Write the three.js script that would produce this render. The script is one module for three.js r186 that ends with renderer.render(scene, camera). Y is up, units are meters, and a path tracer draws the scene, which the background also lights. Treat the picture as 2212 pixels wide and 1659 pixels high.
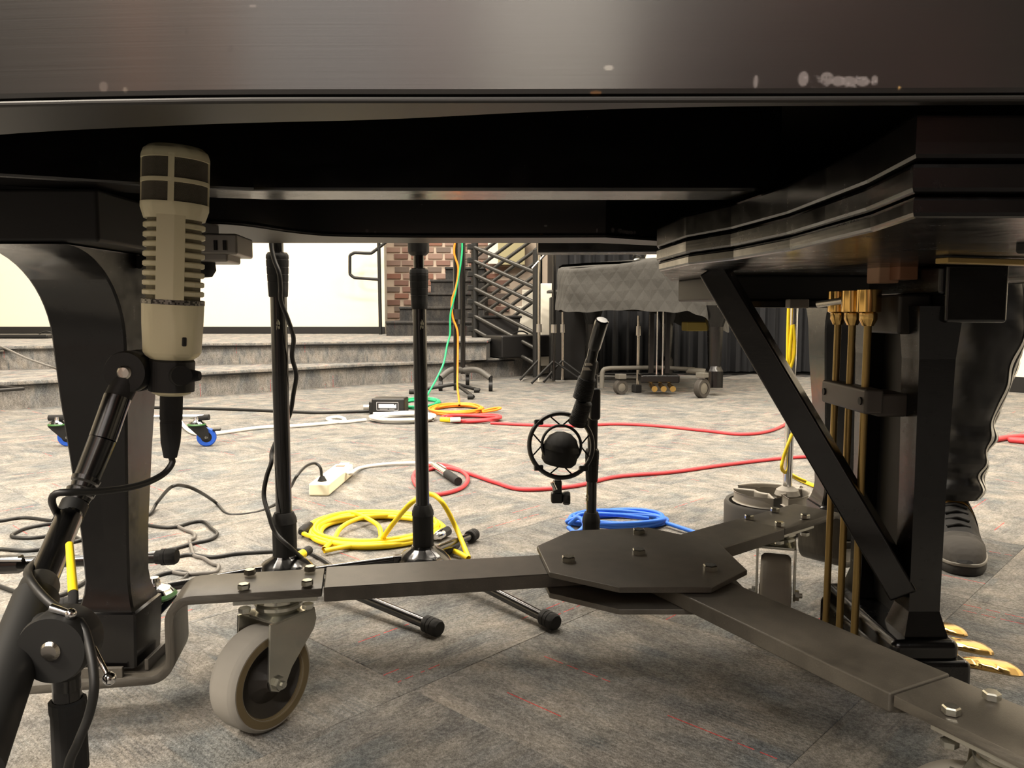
import * as THREE from 'three';
import { mergeGeometries, toCreasedNormals } from 'three/addons/utils/BufferGeometryUtils.js';
import { RoundedBoxGeometry } from 'three/addons/geometries/RoundedBoxGeometry.js';
import { RectAreaLightUniformsLib } from 'three/addons/lights/RectAreaLightUniformsLib.js';
import { MarchingCubes } from 'three/addons/objects/MarchingCubes.js';

// ---------- camera, light, exposure ----------
const scene = new THREE.Scene();
const CAM_H = 0.52, FOCAL = 1750, PITCH = THREE.MathUtils.degToRad(5.2);
const camera = new THREE.PerspectiveCamera(2 * Math.atan(829.5 / FOCAL) * 180 / Math.PI, 2212 / 1659, 0.03, 60);
camera.position.set(0, CAM_H, 0);
camera.rotation.set(-PITCH, 0, 0);
scene.add(camera);
const renderer = new THREE.WebGLRenderer({ antialias: true });
renderer.toneMapping = THREE.LinearToneMapping;
renderer.toneMappingExposure = 2.75;
renderer.shadowMap.enabled = true;
RectAreaLightUniformsLib.init();
const LAMP_POWER = 24, CEILING = 4.4;
const LAMPS = [];   // ceiling panels: centre x, distance ahead of the camera, width, length
for (const [x, d, p = 1] of [[-3.6, 6.4, 1.0], [-1.3, 6.4, 1.0], [1.0, 4.1, 0.12], [-2.6, 3.9, 0.25], [2.9, 3.9, 0.3], [-0.8, 2.7, 1.1], [1.2, 2.5, 1.1], [-2.6, 1.9, 0.8], [3.2, 1.6, 1.2], [-3.5, -0.8, 3.4], [-3.0, -2.6, 2.2]]) LAMPS.push([x, d, 1.2, 0.6, p]);
const WASHERS = [[-1.45, 0.5], [-0.55, 0.5], [0.25, 1.1]];   // spots aimed at the wall behind the photographer: x, strength
scene.background = new THREE.Color(0x050505);

// ---------- seeded noise ----------
let seed = 12345;
const rnd = () => { seed = (seed * 1664525 + 1013904223) >>> 0; return seed / 4294967296; };
const rr = (a, b) => a + (b - a) * rnd();
function hash(x, y, s) { let h = (x * 374761393 + y * 668265263 + s * 2147483647) | 0; h = Math.imul(h ^ (h >>> 13), 1274126177); return ((h ^ (h >>> 16)) >>> 0) / 4294967296; }
function vnoise(x, y, s, wrap = 0) {
  let xi = Math.floor(x), yi = Math.floor(y); const fx = x - xi, fy = y - yi;
  const m = v => wrap ? ((v % wrap) + wrap) % wrap : v;
  const u = fx * fx * (3 - 2 * fx), v = fy * fy * (3 - 2 * fy);
  const a = hash(m(xi), m(yi), s), b = hash(m(xi + 1), m(yi), s), c = hash(m(xi), m(yi + 1), s), d = hash(m(xi + 1), m(yi + 1), s);
  return a + (b - a) * u + (c - a) * v + (a - b - c + d) * u * v;
}

// ---------- from a measured picture ray to a place in the room ----------
const sinP = Math.sin(PITCH), cosP = Math.cos(PITCH);
function ray(px, py) { const u = (px - 1106) / FOCAL, v = (829.5 - py) / FOCAL; return [u, v * cosP - sinP, v * sinP + cosP]; }
function at(px, py, d) { const r = ray(px, py), t = d / r[2]; return new THREE.Vector3(r[0] * t, CAM_H + r[1] * t, -d); }
function on(px, py, h = 0) { const r = ray(px, py), t = (h - CAM_H) / r[1]; return new THREE.Vector3(r[0] * t, h, -r[2] * t); }
const V = (x, d, y) => new THREE.Vector3(x, y, -d);

// ---------- geometry helpers ----------
function norm(g) {
  const o = g.index ? g.toNonIndexed() : g;
  for (const k of Object.keys(o.attributes)) if (!['position', 'normal', 'uv'].includes(k)) o.deleteAttribute(k);
  if (!o.attributes.normal) o.computeVertexNormals();
  if (!o.attributes.uv) o.setAttribute('uv', new THREE.BufferAttribute(new Float32Array(o.attributes.position.count * 2), 2));
  o.morphAttributes = {}; o.clearGroups();
  return o;
}
const merge = a => mergeGeometries(a.map(norm), false);
function boxUV(g, s = 1, off = 0) {    // uv in metres from the way a face points
  g = norm(g); const p = g.attributes.position, n = g.attributes.normal, uv = g.attributes.uv;
  for (let i = 0; i < p.count; i++) {
    const x = p.getX(i), y = p.getY(i), z = p.getZ(i), nx = n.getX(i), ny = n.getY(i), nz = n.getZ(i);
    if (Math.abs(ny) > 0.7) uv.setXY(i, x * s + off, z * s);
    else { const l = Math.hypot(nx, nz) || 1; uv.setXY(i, (x * nz - z * nx) / l * s + off, y * s); }
  }
  return g;
}
function box(w, h, d, c, ry = 0, r = 0.003, m = null) {
  const g = r > 0 ? new RoundedBoxGeometry(w, h, d, 2, Math.min(r, w / 2.1, h / 2.1, d / 2.1)) : new THREE.BoxGeometry(w, h, d);
  if (m) g.applyMatrix4(m); if (ry) g.rotateY(ry); g.translate(c.x, c.y, c.z); return norm(g);
}
const Q = new THREE.Quaternion(), UP = new THREE.Vector3(0, 1, 0);
function rod(a, b, r0, r1 = r0, seg = 20, open = false) {
  const dir = b.clone().sub(a), L = dir.length(); const g = new THREE.CylinderGeometry(r1, r0, L, seg, 1, open);
  g.translate(0, L / 2, 0); g.applyQuaternion(Q.setFromUnitVectors(UP, dir.normalize())); g.translate(a.x, a.y, a.z); return norm(g);
}
function lathe(a, b, prof, seg = 28) {   // profile [radius, distance along a->b]
  const dir = b.clone().sub(a).normalize(); const g = new THREE.LatheGeometry(prof.map(p => new THREE.Vector2(Math.max(p[0], 1e-5), p[1])), seg);
  g.applyQuaternion(Q.setFromUnitVectors(UP, dir)); g.translate(a.x, a.y, a.z); return toCreasedNormals(norm(g), 0.6);
}
function tube(pts, r, n = 0, seg = 8, closed = false, tension = 0.5) {
  const c = new THREE.CatmullRomCurve3(pts, closed, 'catmullrom', tension);
  return norm(new THREE.TubeGeometry(c, n || Math.max(8, pts.length * 8), r, seg, closed));
}
function ball(c, r, w = 20, h = 14) { const g = new THREE.SphereGeometry(r, w, h); g.translate(c.x, c.y, c.z); return norm(g); }
function plan(pts, y0, y1, bevel = 0, holes = []) {   // outline in (x, distance ahead), pulled up
  const s = new THREE.Shape(pts.map(p => new THREE.Vector2(p[0], p[1])));
  for (const h of holes) s.holes.push(new THREE.Path(h.map(p => new THREE.Vector2(p[0], p[1]))));
  const g = new THREE.ExtrudeGeometry(s, { depth: y1 - y0 - 2 * bevel, bevelEnabled: bevel > 0, bevelThickness: bevel, bevelSize: bevel, bevelOffset: -bevel, bevelSegments: 2 });
  g.rotateX(-Math.PI / 2); g.translate(0, y0 + bevel, 0); return norm(g);
}
function frame(o, yAxis, xRef = new THREE.Vector3(1, 0, 0)) {
  const y = yAxis.clone().normalize(), x = xRef.clone().addScaledVector(y, -xRef.dot(y)).normalize(), z = x.clone().cross(y);
  return new THREE.Matrix4().makeBasis(x, y, z).setPosition(o);
}
const tr = (g, m) => { g = norm(g); g.applyMatrix4(m); return g; };
function extr(pts, depth, bevel = 0, holes = []) {
  const s = new THREE.Shape(pts.map(p => new THREE.Vector2(p[0], p[1])));
  for (const h of holes) s.holes.push(h);
  const g = new THREE.ExtrudeGeometry(s, { depth: depth - 2 * bevel, bevelEnabled: bevel > 0, bevelThickness: bevel, bevelSize: bevel, bevelOffset: -bevel, bevelSegments: 2, curveSegments: 16 });
  g.translate(0, 0, -depth / 2 + bevel); return norm(g);
}
function bolt(c, axis, r = 0.008, h = 0.006) { return lathe(c, c.clone().add(axis), [[0, 0], [r, 0], [r, h * 0.8], [r * 0.85, h], [0, h]], 6); }
function spline2(pts, n, closed = false) {
  return new THREE.CatmullRomCurve3(pts.map(p => new THREE.Vector3(p[0], p[1], 0)), closed, 'catmullrom', 0.5).getPoints(n).map(p => [p.x, p.y]);
}

// ---------- objects ----------
const taken = {};
const numbered = n => { const k = taken[n] = (taken[n] ?? -1) + 1; return k ? n + '_' + String(k).padStart(3, '0') : n; };
const bases = new Map();
function thing(name, label, category, base, group) {
  const o = new THREE.Group(); o.name = numbered(name); o.position.copy(base); scene.add(o);
  o.userData = { label, category }; if (group) o.userData.group = group;
  bases.set(o, base.clone()); return o;
}
function part(name, g, m, parent, label) {
  g = Array.isArray(g) ? merge(g) : norm(g);
  const b = bases.get(parent); g.translate(-b.x, -b.y, -b.z);
  const o = new THREE.Mesh(g, m); o.name = name; o.castShadow = o.receiveShadow = true; parent.add(o);
  if (label) o.userData.label = label;
  bases.set(o, b); return o;
}
function single(name, g, m, label, category, base, group) {
  g = Array.isArray(g) ? merge(g) : norm(g);
  g.translate(-base.x, -base.y, -base.z);
  const o = new THREE.Mesh(g, m); o.name = numbered(name); o.position.copy(base); o.castShadow = o.receiveShadow = true; scene.add(o);
  o.userData = { label, category }; if (group) o.userData.group = group;
  bases.set(o, base.clone()); return o;
}
function struct(name, g, m, label, category) {
  g = Array.isArray(g) ? merge(g) : norm(g);
  const o = new THREE.Mesh(g, m); o.name = name; o.castShadow = o.receiveShadow = true; scene.add(o);
  o.userData = { label, category, kind: 'structure' }; bases.set(o, new THREE.Vector3()); return o;
}
function add(o, name, g, m) { return part(name, g, m, o); }

// ---------- textures ----------
function dataTex(n, fn, srgb = true, n2 = n) {
  const a = new Uint8Array(n * n2 * 4);
  for (let y = 0; y < n2; y++) for (let x = 0; x < n; x++) { const c = fn(x, y), i = (y * n + x) * 4; a[i] = c[0]; a[i + 1] = c[1]; a[i + 2] = c[2]; a[i + 3] = 255; }
  const t = new THREE.DataTexture(a, n, n2); t.wrapS = t.wrapT = THREE.RepeatWrapping; t.magFilter = THREE.LinearFilter; t.minFilter = THREE.LinearMipmapLinearFilter; t.generateMipmaps = true;
  if (srgb) t.colorSpace = THREE.SRGBColorSpace; t.needsUpdate = true; return t;
}
function carpetMap(s) {      // loop pile with long narrow patches of slate, grey and beige yarn and a few red threads
  const N = 512, f = new Float32Array(N * N * 3);
  const tones = [[92, 97, 99], [114, 113, 111], [146, 139, 130], [100, 99, 98], [140, 134, 126], [104, 107, 109], [86, 91, 95], [132, 126, 119]];
  for (let i = 0; i < N * N; i++) { f[i * 3] = 120; f[i * 3 + 1] = 117; f[i * 3 + 2] = 112; }
  for (let k = 0; k < 120; k++) {
    const w = rr(14, 90), l = rr(50, 170), x0 = rr(0, N), y0 = rr(0, N), t = tones[Math.floor(rnd() * tones.length)], al = rr(0.15, 0.6), rib = rnd() < 0.4;
    for (let y = 0; y < l; y++) for (let x = 0; x < w; x++) {
      const X = Math.floor(x0 + x) & 511, Y = Math.floor(y0 + y) & 511, i = (Y * N + X) * 3;
      const e = Math.min(1, Math.min(y, l - y) / 30, Math.min(x, w - x) / 5 + 0.25);
      const a = al * e * (rib ? (x % 8 < 4 ? 1 : 0.35) : 1);
      for (let c = 0; c < 3; c++) f[i + c] += (t[c] - f[i + c]) * a;
    }
  }
  for (let k = 0; k < 3; k++) {
    const x0 = Math.floor(rr(0, N)), y0 = rr(0, N), l = rr(90, 240);
    for (let y = 0; y < l; y++) { if (hash(k, y >> 3, s) < 0.14) continue; for (let x = 0; x < 2; x++) { const i = ((Math.floor(y0 + y) & 511) * N + ((x0 + x) & 511)) * 3; f[i] = 200; f[i + 1] = 62; f[i + 2] = 60; } }
  }
  return dataTex(N, (x, y) => { const i = (y * N + x) * 3, n = (hash(x, y, s) - 0.5) * 44 + (vnoise(x / 3.2, y / 4.2, s + 3) - 0.5) * 36 + (vnoise(x / 9, y / 24, s + 5) - .5) * 16, b = (vnoise(x / 32, y / 64, s + 7, 16) - 0.5) * 24 + (vnoise(x / 12.8, y / 25.6, s + 8, 40) - 0.5) * 8; return [0, 1, 2].map(c => Math.max(0, Math.min(255, f[i + c] + n + b * [1.12, 1, 0.82][c]))); });
}
const carpetMaps = [1, 2, 3, 4, 5].map(carpetMap);
const carpetBump = dataTex(512, (x, y) => { const v = 90 + hash(x >> 1, y >> 1, 9) * 90 + hash(x, y, 10) * 50 + Math.sin(x * Math.PI / 4) * 20; return [v, v, v]; }, false);
const grainTex = dataTex(512, (x, y) => { const v = 128 + (vnoise(x / 90, y / 2.5, 21) - .5) * 60 + (vnoise(x / 30, y / 1.2, 22) - .5) * 40 + (hash(x, y, 23) - .5) * 24; return [v, v, v]; }, false);
const roughTex = dataTex(512, (x, y) => { const v = 150 + (vnoise(x / 60, y / 40, 31, 0) - .5) * 70 + (vnoise(x / 12, y / 10, 32) - .5) * 50 + (hash(x, y, 33) - .5) * 24; return [v, v, v]; }, false);
const plasterTex = dataTex(512, (x, y) => { const v = 128 + (vnoise(x / 4, y / 4, 41) - .5) * 90 + (hash(x, y, 42) - .5) * 50; return [v, v, v]; }, false);
const dustTex = dataTex(512, (x, y) => { const b = 0.62 * vnoise(x / 60, y / 70, 51) + 0.38 * vnoise(x / 14, y / 18, 52), sp = hash(x, y, 53) > 0.997 ? 18 : 0, k = 60 + b * 28 + sp + (hash(x, y, 54) - .5) * 8; return [k * 1.02, k * 0.965, k * 0.87]; });
function withRepeat(t, u, v = u) { const c = t.clone(); c.repeat.set(u, v); c.needsUpdate = true; return c; }

// ---------- materials ----------
const std = (color, roughness = 0.5, metalness = 0, more = {}) => new THREE.MeshStandardMaterial({ color, roughness, metalness, ...more });
const carpetMats = carpetMaps.map(m => std(0xf0f0ee, 1, 0, { map: m, bumpMap: carpetBump, bumpScale: 0.002 }));
const carpetWide = std(0xffffff, 1, 0, { map: withRepeat(carpetMaps[1], 2.2), bumpMap: withRepeat(carpetBump, 2.2), bumpScale: 0.002 });
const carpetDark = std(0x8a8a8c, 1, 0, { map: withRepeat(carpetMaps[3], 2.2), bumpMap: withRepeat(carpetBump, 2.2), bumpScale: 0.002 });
const wallPaint = std(0xefe6d2, 0.85, 0, { bumpMap: withRepeat(plasterTex, 3), bumpScale: 0.0006 });
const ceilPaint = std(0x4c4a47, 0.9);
const darkPaint = std(0x1b1b1c, 0.6);
const vinylBlack = std(0x171616, 0.45);
const pianoBlack = new THREE.MeshPhysicalMaterial({ color: 0x080707, roughness: 0.36, roughnessMap: withRepeat(roughTex, 3), bumpMap: withRepeat(grainTex, 3), bumpScale: 0.00006, clearcoat: 0.12, clearcoatRoughness: 0.3 });
const pianoMatte = std(0x0c0b0b, 0.62, 0, { bumpMap: withRepeat(grainTex, 4), bumpScale: 0.0001 });
const boardWood = std(0x1d1712, 0.7, 0, { bumpMap: withRepeat(grainTex, 2), bumpScale: 0.0002 });
const rawWood = std(0xc9a283, 0.6, 0, { bumpMap: withRepeat(grainTex, 8), bumpScale: 0.0002 });
const steelPaint = std(0xffffff, 0.42, 0, { map: withRepeat(dustTex, 2.5), bumpMap: withRepeat(plasterTex, 14), bumpScale: 0.00012 });
const zinc = std(0xb9b8ae, 0.34, 0.9, { roughnessMap: withRepeat(roughTex, 9) });
const chrome = std(0xd8d8d8, 0.12, 1);
const nickel = std(0xc6c1b8, 0.25, 1);
const wheelGrey = std(0x8f8b83, 0.75, 0, { bumpMap: withRepeat(plasterTex, 10), bumpScale: 0.0002 });
const wheelRim = std(0x6a5c40, 0.7);
const wheelHub = std(0x2a251f, 0.6);
const brass = std(0xd2ad6a, 0.2, 1);
const brassDull = std(0xa58c58, 0.4, 0.8);
const standBlack = new THREE.MeshPhysicalMaterial({ color: 0x0a0a0a, roughness: 0.22, clearcoat: 0.4, clearcoatRoughness: 0.15 });
const standMatte = std(0x121211, 0.6);
const rubber = std(0x141414, 0.8, 0, { bumpMap: withRepeat(plasterTex, 16), bumpScale: 0.0002 });
const plasticBlack = std(0x101010, 0.45);
const micBeige = std(0xddd5b2, 0.45);
const micMesh = std(0x6d6753, 0.7, 0.3);
const silver = std(0xb9b6b0, 0.3, 0.9);
const cordBlack = std(0x161615, 0.5);
const cordYellow = std(0xf2d21c, 0.5);
const cordRed = std(0xd23a40, 0.55);
const cordWhite = std(0xf1efe8, 0.5);
const cordOrange = std(0xf48a1d, 0.5);
const cordGreen = std(0x23ad73, 0.5);
const cordBlue = std(0x2f72e0, 0.5);
const casterBlue = std(0x1f57c4, 0.45);
const casterGreen = std(0x2a5a24, 0.5);
const ivory = std(0xf3ecce, 0.5);
const whitePaint = std(0xf4efe0, 0.6);

// ================= the room =================
{ // floor: a slab with square carpet tiles laid diagonally to the view
  const floor = struct('floor', boxUV(box(18, 0.2, 18, V(0, 2.5, -0.107), 0, 0)), carpetDark, 'grey patterned carpet tile floor', 'floor');
  const T = 0.4572, th = 0.815, d = [Math.cos(th), Math.sin(th)], n = [Math.sin(th), -Math.cos(th)];
  const c = 0.0009, hw = T / 2 - 0.0002, y0 = -0.007;
  const pos = [], uvs = [], quad = (a, b, e, f) => { for (const q of [a, b, e, a, e, f]) { pos.push(...q); uvs.push(q[0] / T + 0.5, q[2] / T + 0.5); } };
  const L = (w, y) => [[-w, y, -w], [-w, y, w], [w, y, w], [w, y, -w]];
  const t0 = L(hw - c, 0), t1 = L(hw, -c), t2 = L(hw, y0);
  quad(...t0); for (let i = 0; i < 4; i++) { const j = (i + 1) % 4; quad(t0[i], t1[i], t1[j], t0[j]); quad(t1[i], t2[i], t2[j], t1[j]); }
  const tg = new THREE.BufferGeometry(); tg.setAttribute('position', new THREE.Float32BufferAttribute(pos, 3)); tg.setAttribute('uv', new THREE.Float32BufferAttribute(uvs, 2)); tg.computeVertexNormals();
  let count = 0;
  for (let i = -14; i < 16; i++) for (let j = -8; j < 22; j++) {
    const a = -0.8329 + (i + 0.5) * T, b = 0.687 + (j + 0.5) * T, x = a * n[0] + b * d[0], D = a * n[1] + b * d[1];
    if (D < 0.1 || D > 7 || Math.abs(x) > D * 0.70 + 0.62) continue;
    if (x < -0.3 && D > 5.0 + (x + 2.0) * 0.75 + 0.6) continue;
    if (x > 0.2 && D > 6.4) continue;
    const m = new THREE.Mesh(tg, carpetMats[Math.floor(hash(i + 40, j + 40, 5) * 5)]); m.name = count ? 'carpet_tile_' + String(count).padStart(3, '0') : 'carpet_tile';
    m.position.set(x, 0, -D); m.rotation.y = th + ((i + j) & 1) * Math.PI / 2 + (hash(i, j, 8) < 0.5 ? Math.PI : 0); m.receiveShadow = m.castShadow = true; floor.add(m); count++;
  }
  console.log('tiles', count);
  struct('ceiling', box(18, 0.2, 18, V(0, 2.5, CEILING + 0.1), 0, 0), ceilPaint, 'off white ceiling', 'ceiling');
}
function wallSeg(name, a, b, m, h = CEILING, t = 0.15, y0 = 0, label = 'painted room wall') {
  const dx = b[0] - a[0], dd = b[1] - a[1], L = Math.hypot(dx, dd), ang = Math.atan2(dd, dx);
  const g = box(L, h - y0, t, new THREE.Vector3(0, 0, 0), 0, 0); g.rotateY(ang); g.translate((a[0] + b[0]) / 2, (h + y0) / 2, -(a[1] + b[1]) / 2);
  return struct(name, boxUV(g), m, label, 'wall');
}
wallSeg('wall_far', [-8.62, 7.75], [-1.2, 7.75], wallPaint, CEILING, 0.15, 0, 'brightly lit cream wall behind the carpeted platform');
wallSeg('wall_alcove', [-1.42, 7.83], [-1.42, 8.51], wallPaint, CEILING, 0.1, 0, 'cream end of the far wall beside the brickwork');
wallSeg('wall_left', [-8.7, 8.2], [-8.7, -6.2], wallPaint, CEILING, 0.15, 0, 'cream side wall');
wallSeg('wall_rear', [-8.7, -4.2], [8.7, -4.2], std(0x34312f, 0.8), CEILING, 0.15, 0, 'dark wall opposite the platform');
wallSeg('wall_right', [2.55, 6.2], [8.7, -2.5], wallPaint, CEILING, 0.15, 0, 'bright cream wall behind the person');
wallSeg('wall_corner', [8.6, -2.4], [8.6, -4.3], wallPaint, CEILING, 0.15, 0, 'cream corner wall');
wallSeg('wall_stage', [-0.4, 9.6], [1.2, 9.6], darkPaint, CEILING, 0.15, 0, 'dark wall beyond the stair railing');
wallSeg('wall_dark', [0.42, 6.9], [2.62, 6.9], darkPaint, CEILING, 0.12, 0, 'dark wall behind the covered piano');
wallSeg('wall_dark_return', [0.42, 6.9], [0.42, 9.65], darkPaint, CEILING, 0.1, 0, 'dark wall return beside the stairs');
{ // baseboards
  const bb = (name, a, b, y0, y1) => { const L = Math.hypot(b[0] - a[0], b[1] - a[1]), g = box(L, y1 - y0, 0.02, new THREE.Vector3(), 0, 0.004); g.rotateY(Math.atan2(b[1] - a[1], b[0] - a[0])); g.translate((a[0] + b[0]) / 2, (y0 + y1) / 2, -(a[1] + b[1]) / 2); struct(name, g, vinylBlack, 'black vinyl baseboard', 'baseboard'); };
  bb('baseboard_far', [-8.5, 7.662], [-1.2, 7.662], 0.3, 0.365);
  bb('baseboard_right', [2.6, 6.0], [8.6, -2.49], 0.0, 0.1);
}
{ // what stands behind the photographer and shows as soft reflections in the case
  const D = struct('door_1', box(3.4, 2.9, 0.08, V(2.32, -4.05, 1.45), 0, 0.01), std(0x201c1a, 0.5), 'dark double door in the rear wall', 'door');
  add(D, 'door_handle', rod(V(2.2, -3.98, 1.0), V(2.2, -3.98, 1.25), 0.012), chrome);
  struct('trim_1', box(0.3, CEILING, 0.1, V(-2.15, -4.08, CEILING / 2), 0, 0.01), std(0x7a5a48, 0.8), 'brown pilaster on the rear wall', 'trim');
  struct('trim_2', box(1.3, CEILING - 0.4, 0.06, V(-1.3, -4.1, CEILING / 2), 0, 0.01), std(0x8f8f92, 0.8), 'grey panelled part of the rear wall', 'trim');
  struct('trim_3', box(0.3, CEILING - 0.4, 0.08, V(-0.48, -4.09, CEILING / 2), 0, 0.01), std(0x917b7c, 0.8), 'pinkish strip on the rear wall', 'trim');
  struct('trim_4', box(0.3, CEILING, 0.1, V(-2.95, -4.08, CEILING / 2), 0, 0.01), std(0x8a5a42, 0.8), 'second brown pilaster on the rear wall', 'trim');
  const sc = thing('projection_screen', 'pale wall screen mirrored as the bright patch in the case', 'screen', V(-0.5, -4.1, 1.3));
  part('surface', box(0.94, 1.75, 0.03, V(0.24, -4.09, 2.25), 0, 0.004), std(0xefece6, 0.85), sc);
  part('border', [box(1.0, 0.03, 0.04, V(0.24, -4.08, 3.14), 0, 0.004), box(1.0, 0.03, 0.04, V(0.24, -4.08, 1.36), 0, 0.004), box(0.03, 1.75, 0.04, V(-0.245, -4.08, 2.25), 0, 0.004), box(0.03, 1.75, 0.04, V(0.725, -4.08, 2.25), 0, 0.004)], plasticBlack, sc);
}
{ // ceiling light panels
  const glow = std(0x111111, 0.6, 0, { emissive: 0xfff3e0, emissiveIntensity: 4 });
  const fr = std(0xd8d8d4, 0.5);
  LAMPS.forEach(([x, d, w, l, pw], i) => {
    const b = V(x, d, CEILING), t = thing('ceiling_light', 'flat ceiling light panel, one of the lamps above the hall', 'light', b, 'ceiling light panels');
    const fw = 0.03;
    part('frame', [box(w + 2 * fw, 0.05, fw, V(x, d + l / 2 + fw / 2, CEILING - 0.025), 0, 0.004), box(w + 2 * fw, 0.05, fw, V(x, d - l / 2 - fw / 2, CEILING - 0.025), 0, 0.004), box(fw, 0.05, l, V(x - w / 2 - fw / 2, d, CEILING - 0.025), 0, 0.004), box(fw, 0.05, l, V(x + w / 2 + fw / 2, d, CEILING - 0.025), 0, 0.004)], fr, t);
    part('diffuser', box(w, 0.012, l, V(x, d, CEILING - 0.03), 0, 0), glow, t);
    const L = new THREE.RectAreaLight(0xfff2e0, LAMP_POWER * pw, w, l); L.position.set(0, -0.06, 0); L.rotation.x = -Math.PI / 2; L.castShadow = true; t.add(L);
  });
}
for (const [x, p] of WASHERS) {   // track heads that wash the rear wall
  const c = V(x, -3.1, CEILING - 0.34), aim = V(x, -4.12, 1.7), dir = aim.clone().sub(c).normalize();
  const t = thing('wall_washer_light', 'white track light head turned towards the rear wall', 'light', V(x, -3.1, CEILING), 'rear wall track lights');
  part('stem', rod(V(x, -3.1, CEILING), c, 0.012), whitePaint, t);
  part('head', tr(box(0.5, 0.06, 0.28, new THREE.Vector3(0, -0.04, 0), 0, 0.01), frame(c, dir)), whitePaint, t);
  part('lens', tr(box(0.46, 0.01, 0.24, new THREE.Vector3(0, -0.006, 0), 0, 0), frame(c, dir)), std(0x111111, 0.6, 0, { emissive: 0xfff8ee, emissiveIntensity: 4 }), t);
  const L = new THREE.RectAreaLight(0xfff8f0, LAMP_POWER * p * 6, 0.46, 0.24); L.position.copy(c).addScaledVector(dir, 0.02).sub(t.position); t.add(L); L.castShadow = true; t.updateMatrixWorld(); L.lookAt(aim);
}
{ // bricks
  const m = std(0xcfbfae, 0.95, 0, { bumpMap: withRepeat(plasterTex, 4), bumpScale: 0.001 });
  const W = wallSeg('wall_brick', [-1.38, 8.62], [0.4, 8.62], m, CEILING, 0.2, 0, 'red brick wall rising behind the carpeted stairs');
  const mats = [0x9c7a6e, 0xa58578, 0x917166, 0xad9184, 0x86786f, 0xa0877c, 0x9d7363].map(c => std(c, 0.9, 0, { bumpMap: withRepeat(plasterTex, 6), bumpScale: 0.002 }));
  const bw = 0.15, bh = 0.052, jx = 0.024, jy = 0.016, gs = [0, 1, 2].map(k => { const g = new THREE.BoxGeometry(bw - k * 0.004, bh - k * 0.002, 0.03); return boxUV(g, 3); });
  let k = 0;
  for (let r = 0; r < 26; r++) for (let c = 0; c < 7; c++) {
    const x = -1.30 + (c + (r & 1) * 0.5) * (bw + jx) + 0.06 + rr(-0.008, 0.008), y = 0.33 + r * (bh + jy);
    const b = new THREE.Mesh(gs[Math.floor(rnd() * 3)], mats[Math.floor(rnd() * 7)]); b.name = k ? 'brick_' + String(k).padStart(3, '0') : 'brick'; k++;
    b.position.set(x, y, -8.515 + rr(-0.003, 0.003)); b.castShadow = b.receiveShadow = true; W.add(b);
  }
}
{ // carpeted two-step platform
  const l1 = [on(-260, 918, 0), on(0, 886, 0), on(430, 857, 0), on(788, 831, 0), on(1010, 820, 0), on(1110, 813, 0)].map(p => [p.x, -p.z]);
  const t = thing('carpeted_platform', 'two-step carpeted platform with dark nosings running across the back of the room', 'platform', V(-2.6, 5.6, 0));
  l1.unshift([-8.5, l1[0][1] - (l1[0][0] + 8.5) * 0.6]);
  const l2 = [on(-260, 762, 0.3), on(0, 747, 0.3), on(430, 741, 0.3), on(788, 737, 0.3), on(1050, 734, 0.3)].map(p => [p.x, -p.z]); l2.unshift([-8.5, l2[0][1] - (l2[0][0] + 8.5) * 0.5]);
  const back = [[-8.5, 7.66], [-1.4, 7.66]];
  const poly = (l, right) => [...l, ...right, ...back.slice().reverse()];
  const inset = (l, k) => l.map(p => [p[0] - k * 0.5, p[1] + k]);
  const r1 = [[0.34, 6.75], [0.34, 7.5]], r2 = [[-0.1, 7.4]];
  part('lower_step', boxUV(plan(poly(l1, r1), 0, 0.128), 1), carpetWide, t);
  part('lower_tread', boxUV(plan(poly(inset(l1, -0.025), r1), 0.128, 0.15, 0.006), 1), carpetWide, t);
  part('upper_step', boxUV(plan(poly(l2, r2), 0.15, 0.278), 1), carpetWide, t);
  part('upper_tread', boxUV(plan(poly(inset(l2, -0.025), r2), 0.278, 0.3, 0.006), 1), carpetWide, t);
  const nos = (l, y) => tube(l.map(p => new THREE.Vector3(p[0] - 0.004, y, -(p[1] - 0.012))), 0.009, 60, 8);
  part('nosing', nos(inset(l1, -0.012), 0.131), vinylBlack, t); part('nosing', nos(inset(l2, -0.012), 0.281), vinylBlack, t);
}
{ // stairs
  const t = thing('carpeted_staircase', 'dark carpeted stairs climbing away beside the brick wall', 'stairs', V(-0.75, 7.6, 0.3));
  const xs = [832, 862, 896, 930, 962];
  for (let k = 0; k < 5; k++) {
    const D = 6.98 + 0.2 * k, y1 = 0.3 + 0.126 * (k + 1), x0 = at(xs[k], 600, D).x, x1 = at(1046, 600, D).x;
    const w = x1 - x0, cx = (x0 + x1) / 2, back = 8.46;
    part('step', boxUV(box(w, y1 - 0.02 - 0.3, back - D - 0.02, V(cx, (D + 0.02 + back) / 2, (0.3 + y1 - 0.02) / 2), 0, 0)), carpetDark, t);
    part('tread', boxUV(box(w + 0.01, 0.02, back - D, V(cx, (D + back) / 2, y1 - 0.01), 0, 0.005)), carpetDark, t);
  }
}
{ // handrail on the cream wall
  const D = 7.42, t = thing('wall_handrail', 'black metal handrail with squared loop end in front of the cream wall', 'handrail', at(822, 722, D));
  const post = at(822, 720, D); post.y = 0.3;
  part('post', rod(post, at(818, 515, D), 0.016), standMatte, t);
  part('rail', tube([at(822, 604, D), at(766, 600, D), at(756, 592, D), at(756, 552, D), at(766, 546, D), at(802, 547, D), at(835, 522, D), at(880, 485, D)], 0.014, 90, 10, false, 0.1), standMatte, t);
}
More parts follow.
